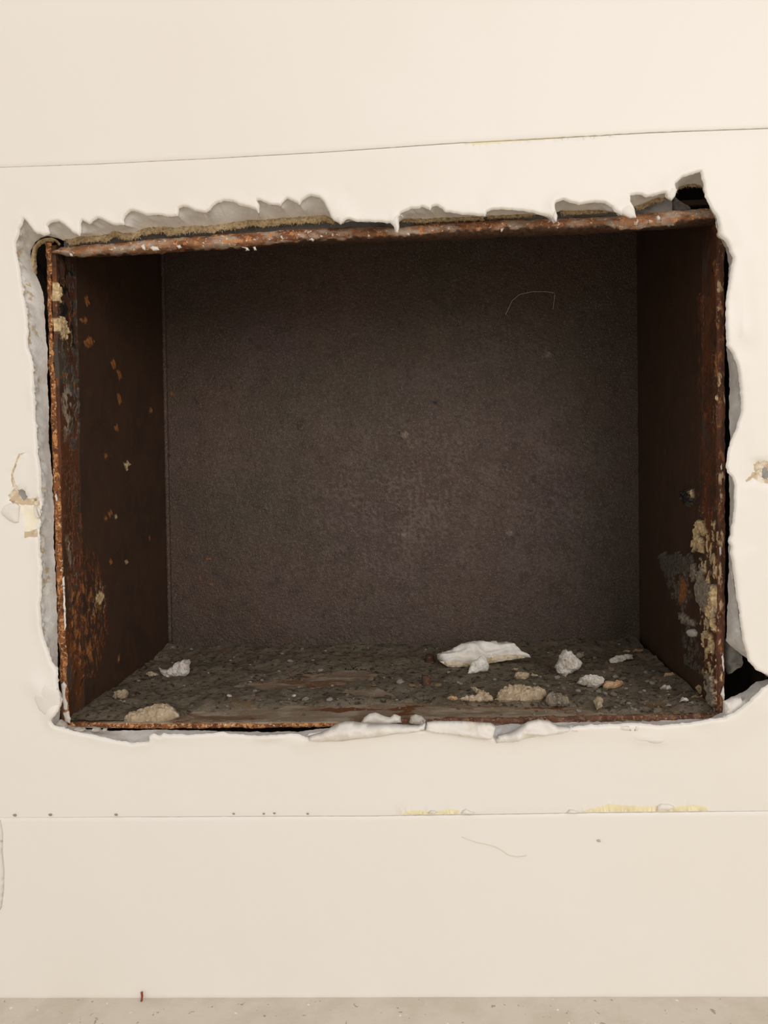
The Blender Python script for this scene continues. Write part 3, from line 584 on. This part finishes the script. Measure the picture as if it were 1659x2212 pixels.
WL = [([(150,560),(165,560),(172,800),(176,980),(150,980),(128,760)], SOT, .0004, .5), ([(120,540),(160,540),(165,760),(125,760)], BLK, .0002, .42),
    ([(118,622),(124,612),(130,626),(128,652),(121,650)], CRM, .0014, 1), ([(122,690),(130,684),(140,692),(146,712),(142,732),(132,730),(124,712)], CRM, .0016, 1), ([(126,660),(138,652),(146,668),(138,686),(128,680)], BLK, .0008, 1),
    ([(182,642),(188,638),(193,656),(187,664)], ORG, .0004, 1), ([(172,690),(184,686),(190,692),(182,698)], ORG, .0004, 1), ([(180,738),(190,728),(202,736),(198,746),(190,752),(184,746)], ORG, .0004, 1),
    ([(241,782),(247,774),(251,790),(246,798)], ORG, .0004, 1), ([(253,800),(260,800),(265,814),(258,820)], ORG, .0004, 1), ([(253,852),(259,850),(264,868),(258,874)], ORG, .0004, 1),
    ([(324,884),(330,881),(332,890),(327,893)], ORG, .0004, 1), ([(248,922),(254,918),(259,930),(252,932)], ORG, .0004, 1), ([(267,1002),(276,997),(282,1004),(274,1013)], CRM, .0012, 1),
    ([(224,984),(230,980),(232,988),(226,990)], ORG, .0005, 1), ([(232,1108),(238,1102),(242,1112),(236,1116)], ORG, .0008, 1), ([(247,1116),(252,1112),(254,1119),(249,1121)], CRM, .0008, 1), ([(225,1118),(230,1116),(231,1124),(226,1124)], ORG, .0008, 1),
    ([(140,1180),(206,1180),(226,1240),(236,1380),(206,1470),(150,1470)], (92, 54, 32), .0004, .5), ([(148,1270),(215,1240),(226,1300),(204,1440),(150,1450)], ORG, .0006, .26),
    ([(204,1290),(214,1276),(222,1284),(221,1298),(214,1306),(206,1302)], CRM, .0008, 1), ([(154,1392),(162,1380),(170,1390),(166,1410),(172,1420),(160,1428),(152,1410)], ORG, .0008, .8), ([(184,1400),(192,1390),(198,1404),(194,1420),(186,1418)], ORG, .0008, 1),
    ([(152,1330),(164,1322),(170,1340),(166,1360),(156,1352)], ORG, .0008, .75), ([(130,830),(150,826),(160,880),(150,940),(138,960),(132,900)], GRP, .0004, .62), ([(138,1150),(154,1146),(160,1180),(154,1230),(142,1210)], GRP, .0004, .62), ([(128,980),(170,980),(184,1180),(142,1180)], DKR, .0004, .5),
    ([(253,1420),(257,1414),(258,1428),(254,1432)], ORG, .0006, 1), ([(235,1214),(240,1208),(243,1216),(238,1220)], ORG, .0006, 1), ([(269,1212),(274,1210),(276,1217),(272,1218)], CRM, .0006, 1), ([(322,1160),(324,1156),(326,1166),(323,1168)], ORG, .0004, 1)]
wear((side_panel_nr, rim_strip_nr), WR, PLR, nr); wear((side_panel_nl, rim_strip_nl), WL, PLL, nl)
def ell(x, y, a, b, n=14): return [(x+a*math.cos(k*2*math.pi/n), y+b*math.sin(k*2*math.pi/n)) for k in range(n)]
LTG, OLV = (120, 104, 92), (74, 64, 46)
WB = [(ell(860, 1010, 420, 470), LTG, .0003, -.45), (ell(900, 1080, 260, 300), (132, 116, 104), .0003, -.45), (ell(700, 820, 340, 300), OLV, .0002, -.5), (ell(1000, 760, 320, 220), OLV, .0002, -.45), (ell(1180, 1080, 260, 330), (108, 96, 92), .0003, -.5), (ell(480, 900, 300, 500), (84, 58, 50), 0, -.5),
      (ell(939, 869, 8, 5), (20, 14, 10), -.0006, 1), (ell(650, 920, 9, 9), (104, 76, 64), .0008, 1), (ell(650, 918, 4, 4), BLK, -.0004, 1), (ell(875, 940, 10, 8), (128, 110, 98), .0008, 1), (ell(1090, 708, 7, 7), (104, 84, 68), .0008, 1), (ell(1184, 766, 10, 6), (120, 104, 90), .0009, 1),
      (ell(764, 720, 12, 8), (112, 94, 82), .0006, .8), (ell(848, 798, 10, 7), (116, 80, 64), .0004, .8), (ell(925, 768, 10, 8), (110, 78, 62), .0004, .8), (ell(694, 965, 8, 12), (112, 84, 66), .0004, .8), (ell(725, 942, 10, 8), (116, 98, 86), .0006, .8), (ell(870, 1156, 24, 14), (124, 108, 98), .0005, .55), (ell(880, 1080, 14, 10), (120, 104, 92), .0006, .7), (ell(1100, 1152, 10, 6), (122, 108, 98), .0006, 1),
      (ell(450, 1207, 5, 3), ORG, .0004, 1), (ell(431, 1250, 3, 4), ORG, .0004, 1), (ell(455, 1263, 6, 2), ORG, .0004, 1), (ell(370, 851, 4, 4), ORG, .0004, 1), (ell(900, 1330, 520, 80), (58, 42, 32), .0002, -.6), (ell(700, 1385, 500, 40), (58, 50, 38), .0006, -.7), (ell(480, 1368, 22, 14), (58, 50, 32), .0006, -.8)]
wear((back_panel,), WB, (bTL, Vector((0, -1, 0))), Vector((0, -1, 0)), (0, 2))
blob('lime_blob', [(1492,1360),(1502,1357),(1509,1366),(1506,1376),(1496,1377),(1490,1368)], onR, nr, .003, .0012, M_chunk, box, amp=.0006)
# white paint smears left on the left edge
for ol in ([(132,1476),(138,1472),(144,1480),(141,1500),(146,1520),(146,1536),(138,1534),(134,1508)], [(136,1540),(148,1536),(154,1552),(150,1562),(140,1558)], [(118,1072),(122,1066),(126,1078),(122,1084)], [(135,1250),(139,1244),(141,1290),(143,1350),(139,1362),(137,1310)]):
    blob('paint_smear', ol, onwall(YF-.0022), WN, .0010, .0012, M_flake, box, amp=.0003)
for ol in ([(1558,1420),(1563,1412),(1565,1440),(1562,1452)], [(1556,1500),(1563,1480),(1566,1500),(1562,1516)], [(1556,1008),(1560,1000),(1561,1012),(1557,1016)], [(1553,1184),(1558,1180),(1560,1196),(1555,1200)]):
    blob('paint_smear', ol, onwall(YF-.0018), WN, .0008, .0010, M_flake, box, amp=.0002)
# paint drips on the lip
for ol in ([(150,549),(154,546),(158,548),(158,553),(152,554)], [(304,532),(312,526),(316,534),(314,541),(306,538)], [(324,536),(330,530),(342,532),(344,540),(330,543)], [(380,532),(390,528),(394,534),(386,538)], [(522,534),(536,534),(540,540),(530,542),(532,538)], [(546,534),(552,532),(556,540),(549,541)], [(668,518),(674,513),(680,517),(676,522)], [(1416,468),(1422,464),(1428,470),(1426,476),(1418,476)], [(1080,494),(1090,492),(1086,500),(1081,501)]):
    blob('paint_drip', ol, onwall(YF-.0036), WN, .0012, .001, M_flake, box, amp=.0002)

# ------------------------------------------------------------------ soot on the floor of the box
PF = (fBL, nf)
def onF(px, py): return onpl(px, py, PF)
def fl_uv(p):
    v_ = (p.y-YF)/(YB-YF); l, r = lp(fBL, bBL, v_), lp(fBR, bBR, v_); return (p.x-l.x)/(r.x-l.x), v_
BARE = [(690,1468,150,20), (800,1498,100,10), (610,1480,110,10), (760,1455,60,12)]   # bare rusty patches: px centre and radii
BARE = [(onF(a, b), abs(onF(a+rx, b).x-onF(a, b).x), abs(onF(a, b-ry).y-onF(a, b+ry).y)/2) for a, b, rx, ry in BARE]
def strip_v(px_u):                          # how far back the swept front strip reaches, as a share of the depth
    return float(np.interp(px_u, [0, .04, .15, .19, .3, .45, .6, .7, .78, .85, .9, 1], [-.04, -.04, 0.0, .10, .15, .18, .18, .16, .13, .06, -.02, -.05]))
def soot_h(x, y):
    u, v_ = fl_uv(Vector((x, y, 0)))
    h = .0021+fz(x*42, y*42, 2, 5)*.0020+nz(x*240, y*240, 6)*.0007+abs(nz(x*120, y*120, 3))*.0020
    h += .0022*math.exp(-((1-v_)/.1)**2)*(1+.5*nz(x*60, 3))+.0025*math.exp(-((1-v_)**2+(u*2.2)**2)/.012)
    h += .0018*math.exp(-(u/.035)**2)*(.4+.8*nz(y*120, 4, 1))+.0022*math.exp(-((1-u)/.04)**2)
    if u > .62 and v_ < .2: h += .0010*abs(fz(x*260, y*260, 5, 3))
    if u > .6: h += .0007+.0011*abs(fz(x*110, y*110, 9, 4))
    s = strip_v(u)+fz(x*60, y*30, 5, 4)*.035
    h -= .0060*max(0, min(1, (s-v_)/.05+.5))
    if h > 0: h *= min(1, max(0, v_)/.07+.3)
    for c, rx, ry in BARE:
        d = ((x-c.x)/rx)**2+((y-c.y)/ry)**2
        h -= .0034*math.exp(-d*1.1)
    return h
def floor_at(x, y): return fBL.z-((x-fBL.x)*nf.x+(y-fBL.y)*nf.y)/nf.z
nu, nv = 330, 110; v = []
for j in range(nv):
    for i in range(nu):
        u, t = i/(nu-1), j/(nv-1); a, c = lp(fBL, bBL, t), lp(fBR, bBR, t); x = a.x+.0005+(c.x-a.x-.001)*u; y = a.y+.002+(YB-.0006-YF)*t*.99
        v.append((x, y, floor_at(x, y)+soot_h(x, y)))
f = [q for q in grid_faces(nv, nu) if max(v[k][2]-floor_at(v[k][0], v[k][1]) for k in q) > .0003]
so = mesh('soot_layer', v, f, M_soot, None)
b = bmesh.new(); b.from_mesh(so.data)
for q in [q for q in b.verts if not q.link_faces]: b.verts.remove(q)
b.normal_update()
if sum(q.normal.z for q in b.faces) < 0: bmesh.ops.reverse_faces(b, faces=b.faces)
b.to_mesh(so.data); b.free()
tag(so, 'lumpy grey brown soot and dust lying over the floor of the steel box', 'soot', kind='stuff')

# ------------------------------------------------------------------ debris
debris_count = []
def debris(name, ol, base_y, thick, m, label, cat='plaster', group=None, amp=.0009, nzs=260, ridge=0, lean=.35, jag=.0006, smooth=False, power=.42, fold=0):
    """a piece lying on the soot: its outline stands on the ground at base_y and leans back"""
    xs_ = [p[0] for p in ol]; bx = (min(xs_)+max(xs_))/2
    g = onF(bx, base_y); z0 = floor_at(g.x, g.y)+max(0, soot_h(g.x, g.y)); g.z = z0-.0004
    # ray down to the true ground point at soot height
    g2 = onpl(bx, base_y, (Vector((g.x, g.y, z0-.0004)), nf)); n = Vector((0, -1, lean)).normalized()
    pl = (g2, n)
    o = blob(name, ol, lambda px, py: onpl(px, py, pl), n, thick, thick, m, None, amp=amp*1.25, nzs=nzs*1.5, jag=jag, ridge=ridge, smooth=smooth, power=power, fold=fold)
    return tag(o, label, cat, group)
debris('paint_flake', [(944,1412),(958,1408),(974,1404),(982,1398),(996,1392),(1012,1387),(1035,1385),(1060,1387),(1085,1386),(1105,1387),(1116,1394),(1126,1406),(1142,1415),(1145,1420),(1120,1421),(1090,1426),(1058,1432),(1020,1436),(990,1440),(972,1441),(956,1432),(946,1424)], 1436, .006, M_flake, 'large folded white paint flake lying against the back of the steel box', 'paint flake', amp=.0010, nzs=90, fold=.0055, lean=.7, smooth=True, power=.3)
flake = bpy.data.objects['paint_flake']; g_ = onF(1045, 1438); npl = Vector((0, -1, .7)).normalized(); pl_ = (g_+npl*.0155, npl)
blob('torn_underside', [(950,1428),(970,1430),(984,1426),(1004,1432),(1022,1428),(1050,1420),(1076,1414),(1100,1413),(1122,1415),(1134,1420),(1110,1424),(1070,1431),(1030,1438),(990,1441),(966,1440)], lambda a, b: onpl(a, b, pl_), npl, .0022, .006, M_tanlight, flake, res=.0011, amp=.0012, nzs=240, smooth=False)
debris('paint_flake', [(1007,1458),(1013,1444),(1018,1434),(1022,1426),(1034,1420),(1046,1418),(1054,1428),(1057,1438),(1053,1448),(1040,1452),(1022,1455)], 1456, .003, M_flake, 'small pointed white flake leaning on the large folded paint flake', 'paint flake', amp=.0009, nzs=160, fold=.003, lean=.5)
debris('plaster_chunk', [(1199,1438),(1206,1428),(1212,1410),(1222,1403),(1232,1406),(1240,1414),(1250,1422),(1258,1434),(1252,1444),(1240,1452),(1228,1458),(1222,1466),(1212,1460),(1204,1450)], 1462, .005, M_chunk, 'upright crumpled white plaster chunk right of the large folded flake', amp=.0018, nzs=230, lean=.3, smooth=False)
debris('plaster_chunk', [(344,1440),(352,1446),(364,1444),(374,1438),(386,1428),(396,1424),(408,1426),(412,1430),(408,1448),(409,1454),(398,1462),(376,1464),(364,1467),(352,1458)], 1464, .005, M_chunk, 'pale jagged plaster chunk with a hollow top near the left rear corner', amp=.0018, nzs=220, lean=.35, smooth=False)
debris('plaster_chunk', [(314,1456),(324,1450),(338,1452),(346,1460),(342,1466),(326,1466)], 1465, .003, M_tanchunk, 'small tan chip touching the left side of the pale jagged chunk', amp=.001, lean=.5, smooth=False)
debris('plaster_chunk', [(243,1506),(250,1494),(260,1489),(272,1490),(278,1500),(274,1510),(260,1512),(248,1511)], 1511, .004, M_tanchunk, 'rounded tan plaster lump alone near the left wall of the box', amp=.0014, lean=.4, smooth=False)
debris('plaster_chip', [(250,1516),(262,1512),(274,1512),(273,1519),(264,1520)], 1520, .002, M_greypatch, 'flat grey chip just in front of the rounded tan lump', 'plaster', lean=.8)
debris('plaster_slab', [(268,1558),(276,1546),(292,1538),(310,1534),(330,1528),(350,1523),(372,1526),(384,1536),(388,1550),(372,1554),(350,1560),(310,1563),(284,1562)], 1560, .005, M_tanchunk, 'large flat tan plaster slab on the front left rim', amp=.0016, nzs=260, lean=1.4, ridge=.001)
debris('plaster_chunk', [(1246,1474),(1256,1462),(1272,1457),(1290,1458),(1304,1466),(1306,1478),(1294,1484),(1282,1486),(1262,1480)], 1484, .0045, M_chunk, 'rounded pale plaster chunk in front of the upright crumpled chunk', amp=.0014, lean=.6)
debris('plaster_chip', [(1300,1480),(1308,1472),(1330,1472),(1345,1474),(1340,1484),(1316,1488),(1302,1486)], 1487, .003, M_orange, 'flat ochre chip touching the right of the rounded pale chunk', lean=1.0)
debris('plaster_chunk', [(1108,1462),(1114,1452),(1128,1450),(1142,1456),(1144,1464),(1132,1470),(1116,1468)], 1469, .003, M_tanchunk, 'small round tan lump in the open between large flake and upright chunk', amp=.0012, lean=.5)
debris('plaster_chip', [(1145,1460),(1150,1453),(1160,1456),(1162,1462),(1150,1464)], 1463, .002, M_tanchunk, 'tiny tan chip right beside the small round tan lump', lean=.5)
debris('plaster_chip', [(1106,1446),(1112,1442),(1120,1443),(1116,1449),(1108,1450)], 1449, .0018, M_tanchunk, 'tiny tan chip just behind the small round tan lump', lean=.5)
debris('plaster_chip', [(1316,1424),(1330,1418),(1350,1414),(1366,1414),(1366,1422),(1348,1426),(1332,1436),(1320,1432)], 1434, .002, M_chunk, 'flat white plaster chip behind the ochre chip at right', lean=1.3)
debris('plaster_chip', [(1240,1416),(1250,1408),(1262,1408),(1260,1418),(1250,1424)], 1422, .002, M_greypatch, 'grey chip tucked behind the upright crumpled chunk', lean=.6)
debris('plaster_chip', [(1366,1406),(1374,1401),(1388,1404),(1388,1409),(1370,1410)], 1410, .002, M_orange, 'ochre chip by the right rear corner of the box', lean=.6)
debris('plaster_chip', [(1346,1406),(1354,1403),(1364,1406),(1358,1410),(1348,1410)], 1410, .0016, M_orange, 'smaller ochre chip left of the one by the right rear corner', lean=.6)
debris('plaster_chip', [(1430,1464),(1438,1454),(1452,1452),(1457,1460),(1454,1468),(1440,1462)], 1467, .0022, M_cream, 'curved cream chip alone towards the right wall of the box', lean=.8)
debris('plaster_chunk', [(1425,1486),(1434,1479),(1446,1480),(1450,1488),(1440,1491),(1428,1490)], 1491, .0025, M_chunk, 'smooth oval white chip in front of the curved cream chip', lean=.9)
debris('plaster_chip', [(1437,1502),(1442,1498),(1451,1500),(1450,1507),(1441,1508)], 1508, .002, M_orange, 'small orange crumb in front of the oval white chip', lean=.7)
debris('plaster_chunk', [(1468,1516),(1474,1504),(1482,1505),(1486,1514),(1480,1518)], 1518, .0025, M_chunk, 'small peaked white chunk between orange crumb and right rim', lean=.4, smooth=False)
debris('plaster_chip', [(1502,1484),(1510,1480),(1518,1488),(1525,1500),(1518,1504),(1506,1494)], 1503, .003, M_cream, 'pale cream chip leaning near the foot of the right rim', lean=.5)
debris('plaster_chip', [(1490,1506),(1505,1503),(1519,1505),(1516,1509),(1494,1510)], 1509, .0014, M_orange, 'thin flat ochre sliver below the pale cream chip at right', lean=1.2)
debris('mortar_crust', [(1070,1512),(1078,1498),(1090,1490),(1110,1486),(1140,1488),(1168,1492),(1182,1500),(1170,1510),(1130,1513)], 1512, .005, M_tanchunk, 'broad tan mortar crust at the middle of the floor behind the rim', 'mortar', amp=.0016, lean=2.6, nzs=420)
debris('mortar_crust', [(1018,1484),(1030,1488),(1046,1496),(1062,1504),(1066,1512),(1030,1513),(990,1510),(1020,1504),(1034,1502)], 1511, .0025, M_tanchunk, 'slanting ridge of pale mortar crumbs left of the broad crust', 'mortar', amp=.0012, lean=2.6, nzs=420)
debris('mortar_crust', [(1176,1514),(1186,1502),(1206,1504),(1222,1508),(1234,1518),(1216,1522),(1190,1520)], 1520, .004, M_greypatch, 'rough grey mortar crust right of the broad tan crust', 'mortar', amp=.0016, lean=2.4, nzs=420)
debris('mortar_crust', [(1282,1514),(1292,1506),(1302,1510),(1300,1524),(1290,1532),(1284,1524)], 1528, .003, M_tanchunk, 'small tan mortar crust near the front rim, right of centre', 'mortar', amp=.0014, lean=1.2)
debris('plaster_chip', [(965,1508),(974,1502),(986,1504),(988,1510),(974,1514)], 1513, .002, M_orange, 'pinkish brown crumb at the left end of the mortar ridge', lean=.8)
# rusty fixings near the middle
def stub(px, base, hpx, rpx, label):
    g = onF(px, base); z = floor_at(g.x, g.y)+soot_h(g.x, g.y)*.5; r = rpx*(g.y+D)/F; h = hpx*(g.y+D)/F
    prof = [(r*1.15, -.001), (r*1.15, h*.25), (r*.9, h*.35), (r*.95, h*.75), (r*.7, h), (0.0001, h*1.04)]; k = 12; v = []
    for rr, hh in prof:
        for j in range(k):
            a = 2*math.pi*j/k; q = 1+.14*nz(j*1.1, hh*400, px)
            v.append((g.x+rr*q*math.cos(a)-hh*.15, g.y+rr*q*math.sin(a)+hh*.4, z+hh))
    o = mesh('rusty_stud', v, grid_faces(len(prof), k, True)+[tuple(range(k))], M_strip, None, recalc=True)
    tag(o, label, 'stud', 'rusty studs through the box floor')
stub(922, 1486, 20, 10, 'short rusty stud poking up through the soot, nearer the front')
stub(930, 1436, 16, 11, 'rusty stud half buried in soot left of the large folded flake')
# loose pieces caught on the bottom rim
for ol, lb in (([(779,1560),(786,1550),(798,1541),(812,1539),(826,1544),(842,1549),(852,1543),(866,1548),(869,1561),(840,1564),(800,1564)], 'white curled paint scrap lying on the front rim left of the pale pebble'),
               ([(884,1560),(887,1548),(898,1542),(912,1546),(919,1556),(917,1564),(890,1564)], 'pale plaster pebble on the front rim at the middle')):
    o = blob('paint_scrap', ol, onwall(YF-.003), WN, .0035, .003, M_flake if 'curled' in lb else M_chunk, None, amp=.001, nzs=170, ridge=.001, smooth=True)
    tag(o, lb, 'paint flake')

# crumbs: a few shared shapes, one object each
protos = []
for k in range(7):
    b = bmesh.new(); bmesh.ops.create_icosphere(b, subdivisions=2, radius=1)
    for q in b.verts:
        d = 1+.45*nz(q.co.x*1.3+k*9, q.co.y*1.3, q.co.z*1.3)+.2*nz(q.co.x*4+k, q.co.y*4, q.co.z*4); q.co *= d; q.co.z *= .6
    me = bpy.data.meshes.new('plaster_crumb'); b.to_mesh(me); b.free(); protos.append(me)
crumb_mats = [M_chunk, M_chunk, M_tanchunk, M_orange, M_greypatch, M_flake, M_greypatch]
for me, mm in zip(protos, crumb_mats): me.materials.append(mm)
MARKS = [(378,1445,'jagged chunk at left rear'),(260,1502,'rounded tan lump at left'),(328,1545,'large tan slab'),(540,1410,'back wall, left of centre'),(760,1400,'back wall, centre'),(540,1500,'bare rusty streak'),(760,1500,'bare rusty patch in the middle'),
  (922,1478,'rusty stud'),(1045,1425,'large folded flake'),(1126,1500,'broad tan mortar crust'),(1125,1460,'small round tan lump'),(1230,1435,'upright crumpled chunk'),(1276,1472,'rounded pale chunk'),(1205,1512,'grey mortar crust'),(1290,1520,'small tan mortar crust'),
  (1322,1480,'flat ochre chip'),(1342,1424,'flat white chip at rear right'),(1377,1405,'right rear corner'),(1443,1460,'curved cream chip'),(1438,1486,'oval white chip'),(1444,1503,'orange crumb'),(1477,1512,'peaked white chunk'),(1380,1525,'front rim, right of centre'),(1514,1492,'right rim'),(1020,1500,'slanting mortar ridge')]
def crumb(px, py, size, k):
    g = onF(px, py)
    for _ in range(2):
        z = floor_at(g.x, g.y)+max(0, soot_h(g.x, g.y)); g = onpl(px, py, (Vector((g.x, g.y, z)), nf))
    u, v_ = fl_uv(g)
    if not (.01 < u < .985 and .015 < v_ < .97): return
    r = size*.5*(g.y+D)/F; o = bpy.data.objects.new('plaster_crumb', protos[k]); COL.objects.link(o)
    o.location = (g.x, g.y, floor_at(g.x, g.y)+max(0, soot_h(g.x, g.y))+r*.25); o.scale = (r, r*random.uniform(.7, 1.1), r*random.uniform(.7, 1.1)); o.rotation_euler = (random.uniform(-.3, .3), random.uniform(-.3, .3), random.uniform(0, 6.3))
    kind = ('off-white', 'white', 'tan', 'ochre', 'grey', 'bright white', 'dull grey')[k]
    mark = min(MARKS, key=lambda q: math.hypot(q[0]-px, (q[1]-py)*2.2))[2]; sz = 'tiny' if size < 7 else 'small'
    tag(o, f'{sz} {kind} plaster crumb on the soot, nearest the {mark}', 'crumb', f'{sz} {kind} crumbs near the {mark}')
for px, py, s, k in ((626,1433,14,0),(609,1414,7,0),(677,1427,9,0),(692,1450,13,0),(603,1450,7,0),(646,1486,9,0),(801,1469,15,2),(864,1477,18,0),(830,1465,8,0),(848,1466,5,0),(889,1486,14,3),(907,1481,8,3),(946,1483,16,3),(969,1454,8,0),(990,1477,8,0),(995,1478,9,0),(374,1413,8,0),(413,1405,8,0),(398,1481,7,0),(496,1520,13,5),(505,1419,5,0),(498,1428,7,0),(540,1436,5,0),(450,1454,6,0),(300,1473,8,0),(330,1471,8,2),(203,1500,5,0),(288,1502,7,2),(635,1504,9,5),(660,1512,18,1),(712,1512,16,1),(750,1504,8,2),(541,1474,8,0),(551,1493,9,0),(1201,1448,9,0),(1204,1466,11,0),(1249,1494,12,0),(1362,1477,7,0),(1352,1486,8,0),(1330,1463,16,0),(1346,1466,12,2),(1365,1462,18,4),(1398,1475,10,0),(1404,1456,10,4),(1308,1502,10,0),(1326,1502,16,2),(1218,1492,10,2),(1285,1422,8,3),(1184,1410,6,0),(1160,1411,9,4),(1338,1391,6,0),(1296,1492,10,2),(1390,1512,16,4),(1372,1534,9,0),(1395,1532,14,2),(1420,1534,18,2),(1444,1526,12,0),(1482,1538,10,4),(920,1405,5,0),(944,1403,5,0),(795,1405,4,0),(1010,1440,6,0),(1230,1476,7,0),(1320,1446,14,3),(1412,1452,8,0),(1480,1460,8,4),(652,1470,6,2)):
    crumb(px, py, s, k)
rng = random.Random(11)
for _ in range(190):
    right = rng.random() < .7
    px = rng.uniform(1150, 1530) if right else rng.uniform(190, 1150); py = 1395+150*rng.random()**(.6 if right else .8)
    crumb(px, py, rng.uniform(3, 6.5) if rng.random() < .7 else rng.uniform(6, 14 if right else 9), rng.choice([0, 0, 1, 2, 3, 4, 6, 2]))

# ------------------------------------------------------------------ hairs and specks on the wall and back panel
h = tube('hair', [onY(x, y, -.0007) for x, y in resample([(998,1808),(1012,1814),(1030,1820),(1050,1824),(1072,1830),(1086,1838),(1100,1848),(1118,1851),(1132,1850),(1141,1847)], 40)], .00017, M_hair, None, k=5)
tag(h, 'single pale curved hair stuck on the white wall below the lower seam', 'hair')
h = tube('hair', [onY(x, y, YB-.0012) for x, y in resample([(1092,680),(1106,650),(1122,636),(1150,630),(1180,630),(1199,633),(1197,650),(1194,672)], 40)], .00017, M_hair, None, k=5)
tag(h, 'thin looped fibre clinging to the back of the steel box, upper right', 'hair')
def wallspeck(px, py, s, m, label, cat):
    p = onY(px, py, -.0004); o = bpy.data.objects.new('speck', bpy.data.meshes.get('plaster_crumb').copy()); COL.objects.link(o)
    o.data.materials.clear(); o.data.materials.append(m); r = s*.5*D/F; o.location = p; o.scale = (r, r*.6, r); tag(o, label, cat, 'specks on the wall')
for px, py, s in ((32,1761,9),(109,1760,9),(251,1760,8),(505,1758,6),(570,1758,6),(593,1757,6),(665,1758,6)):
    wallspeck(px, py, s, M_tan, 'tiny brown speck stuck along the lower seam of the white wall', 'speck')
wallspeck(1294, 1816, 9, M_flake, 'white paint nib on the wall right of the curved hair', 'speck')
p = onY(305, 2162, -.003); sp = tube('splinter', [p+Vector((0, 0, -.0012)), p+Vector((.0003, .001, .002)), p+Vector((-.0002, .0018, .0042))], .0007, M_red, None, k=6)
tag(sp, 'tiny reddish splinter standing where the wall meets the floor', 'splinter')
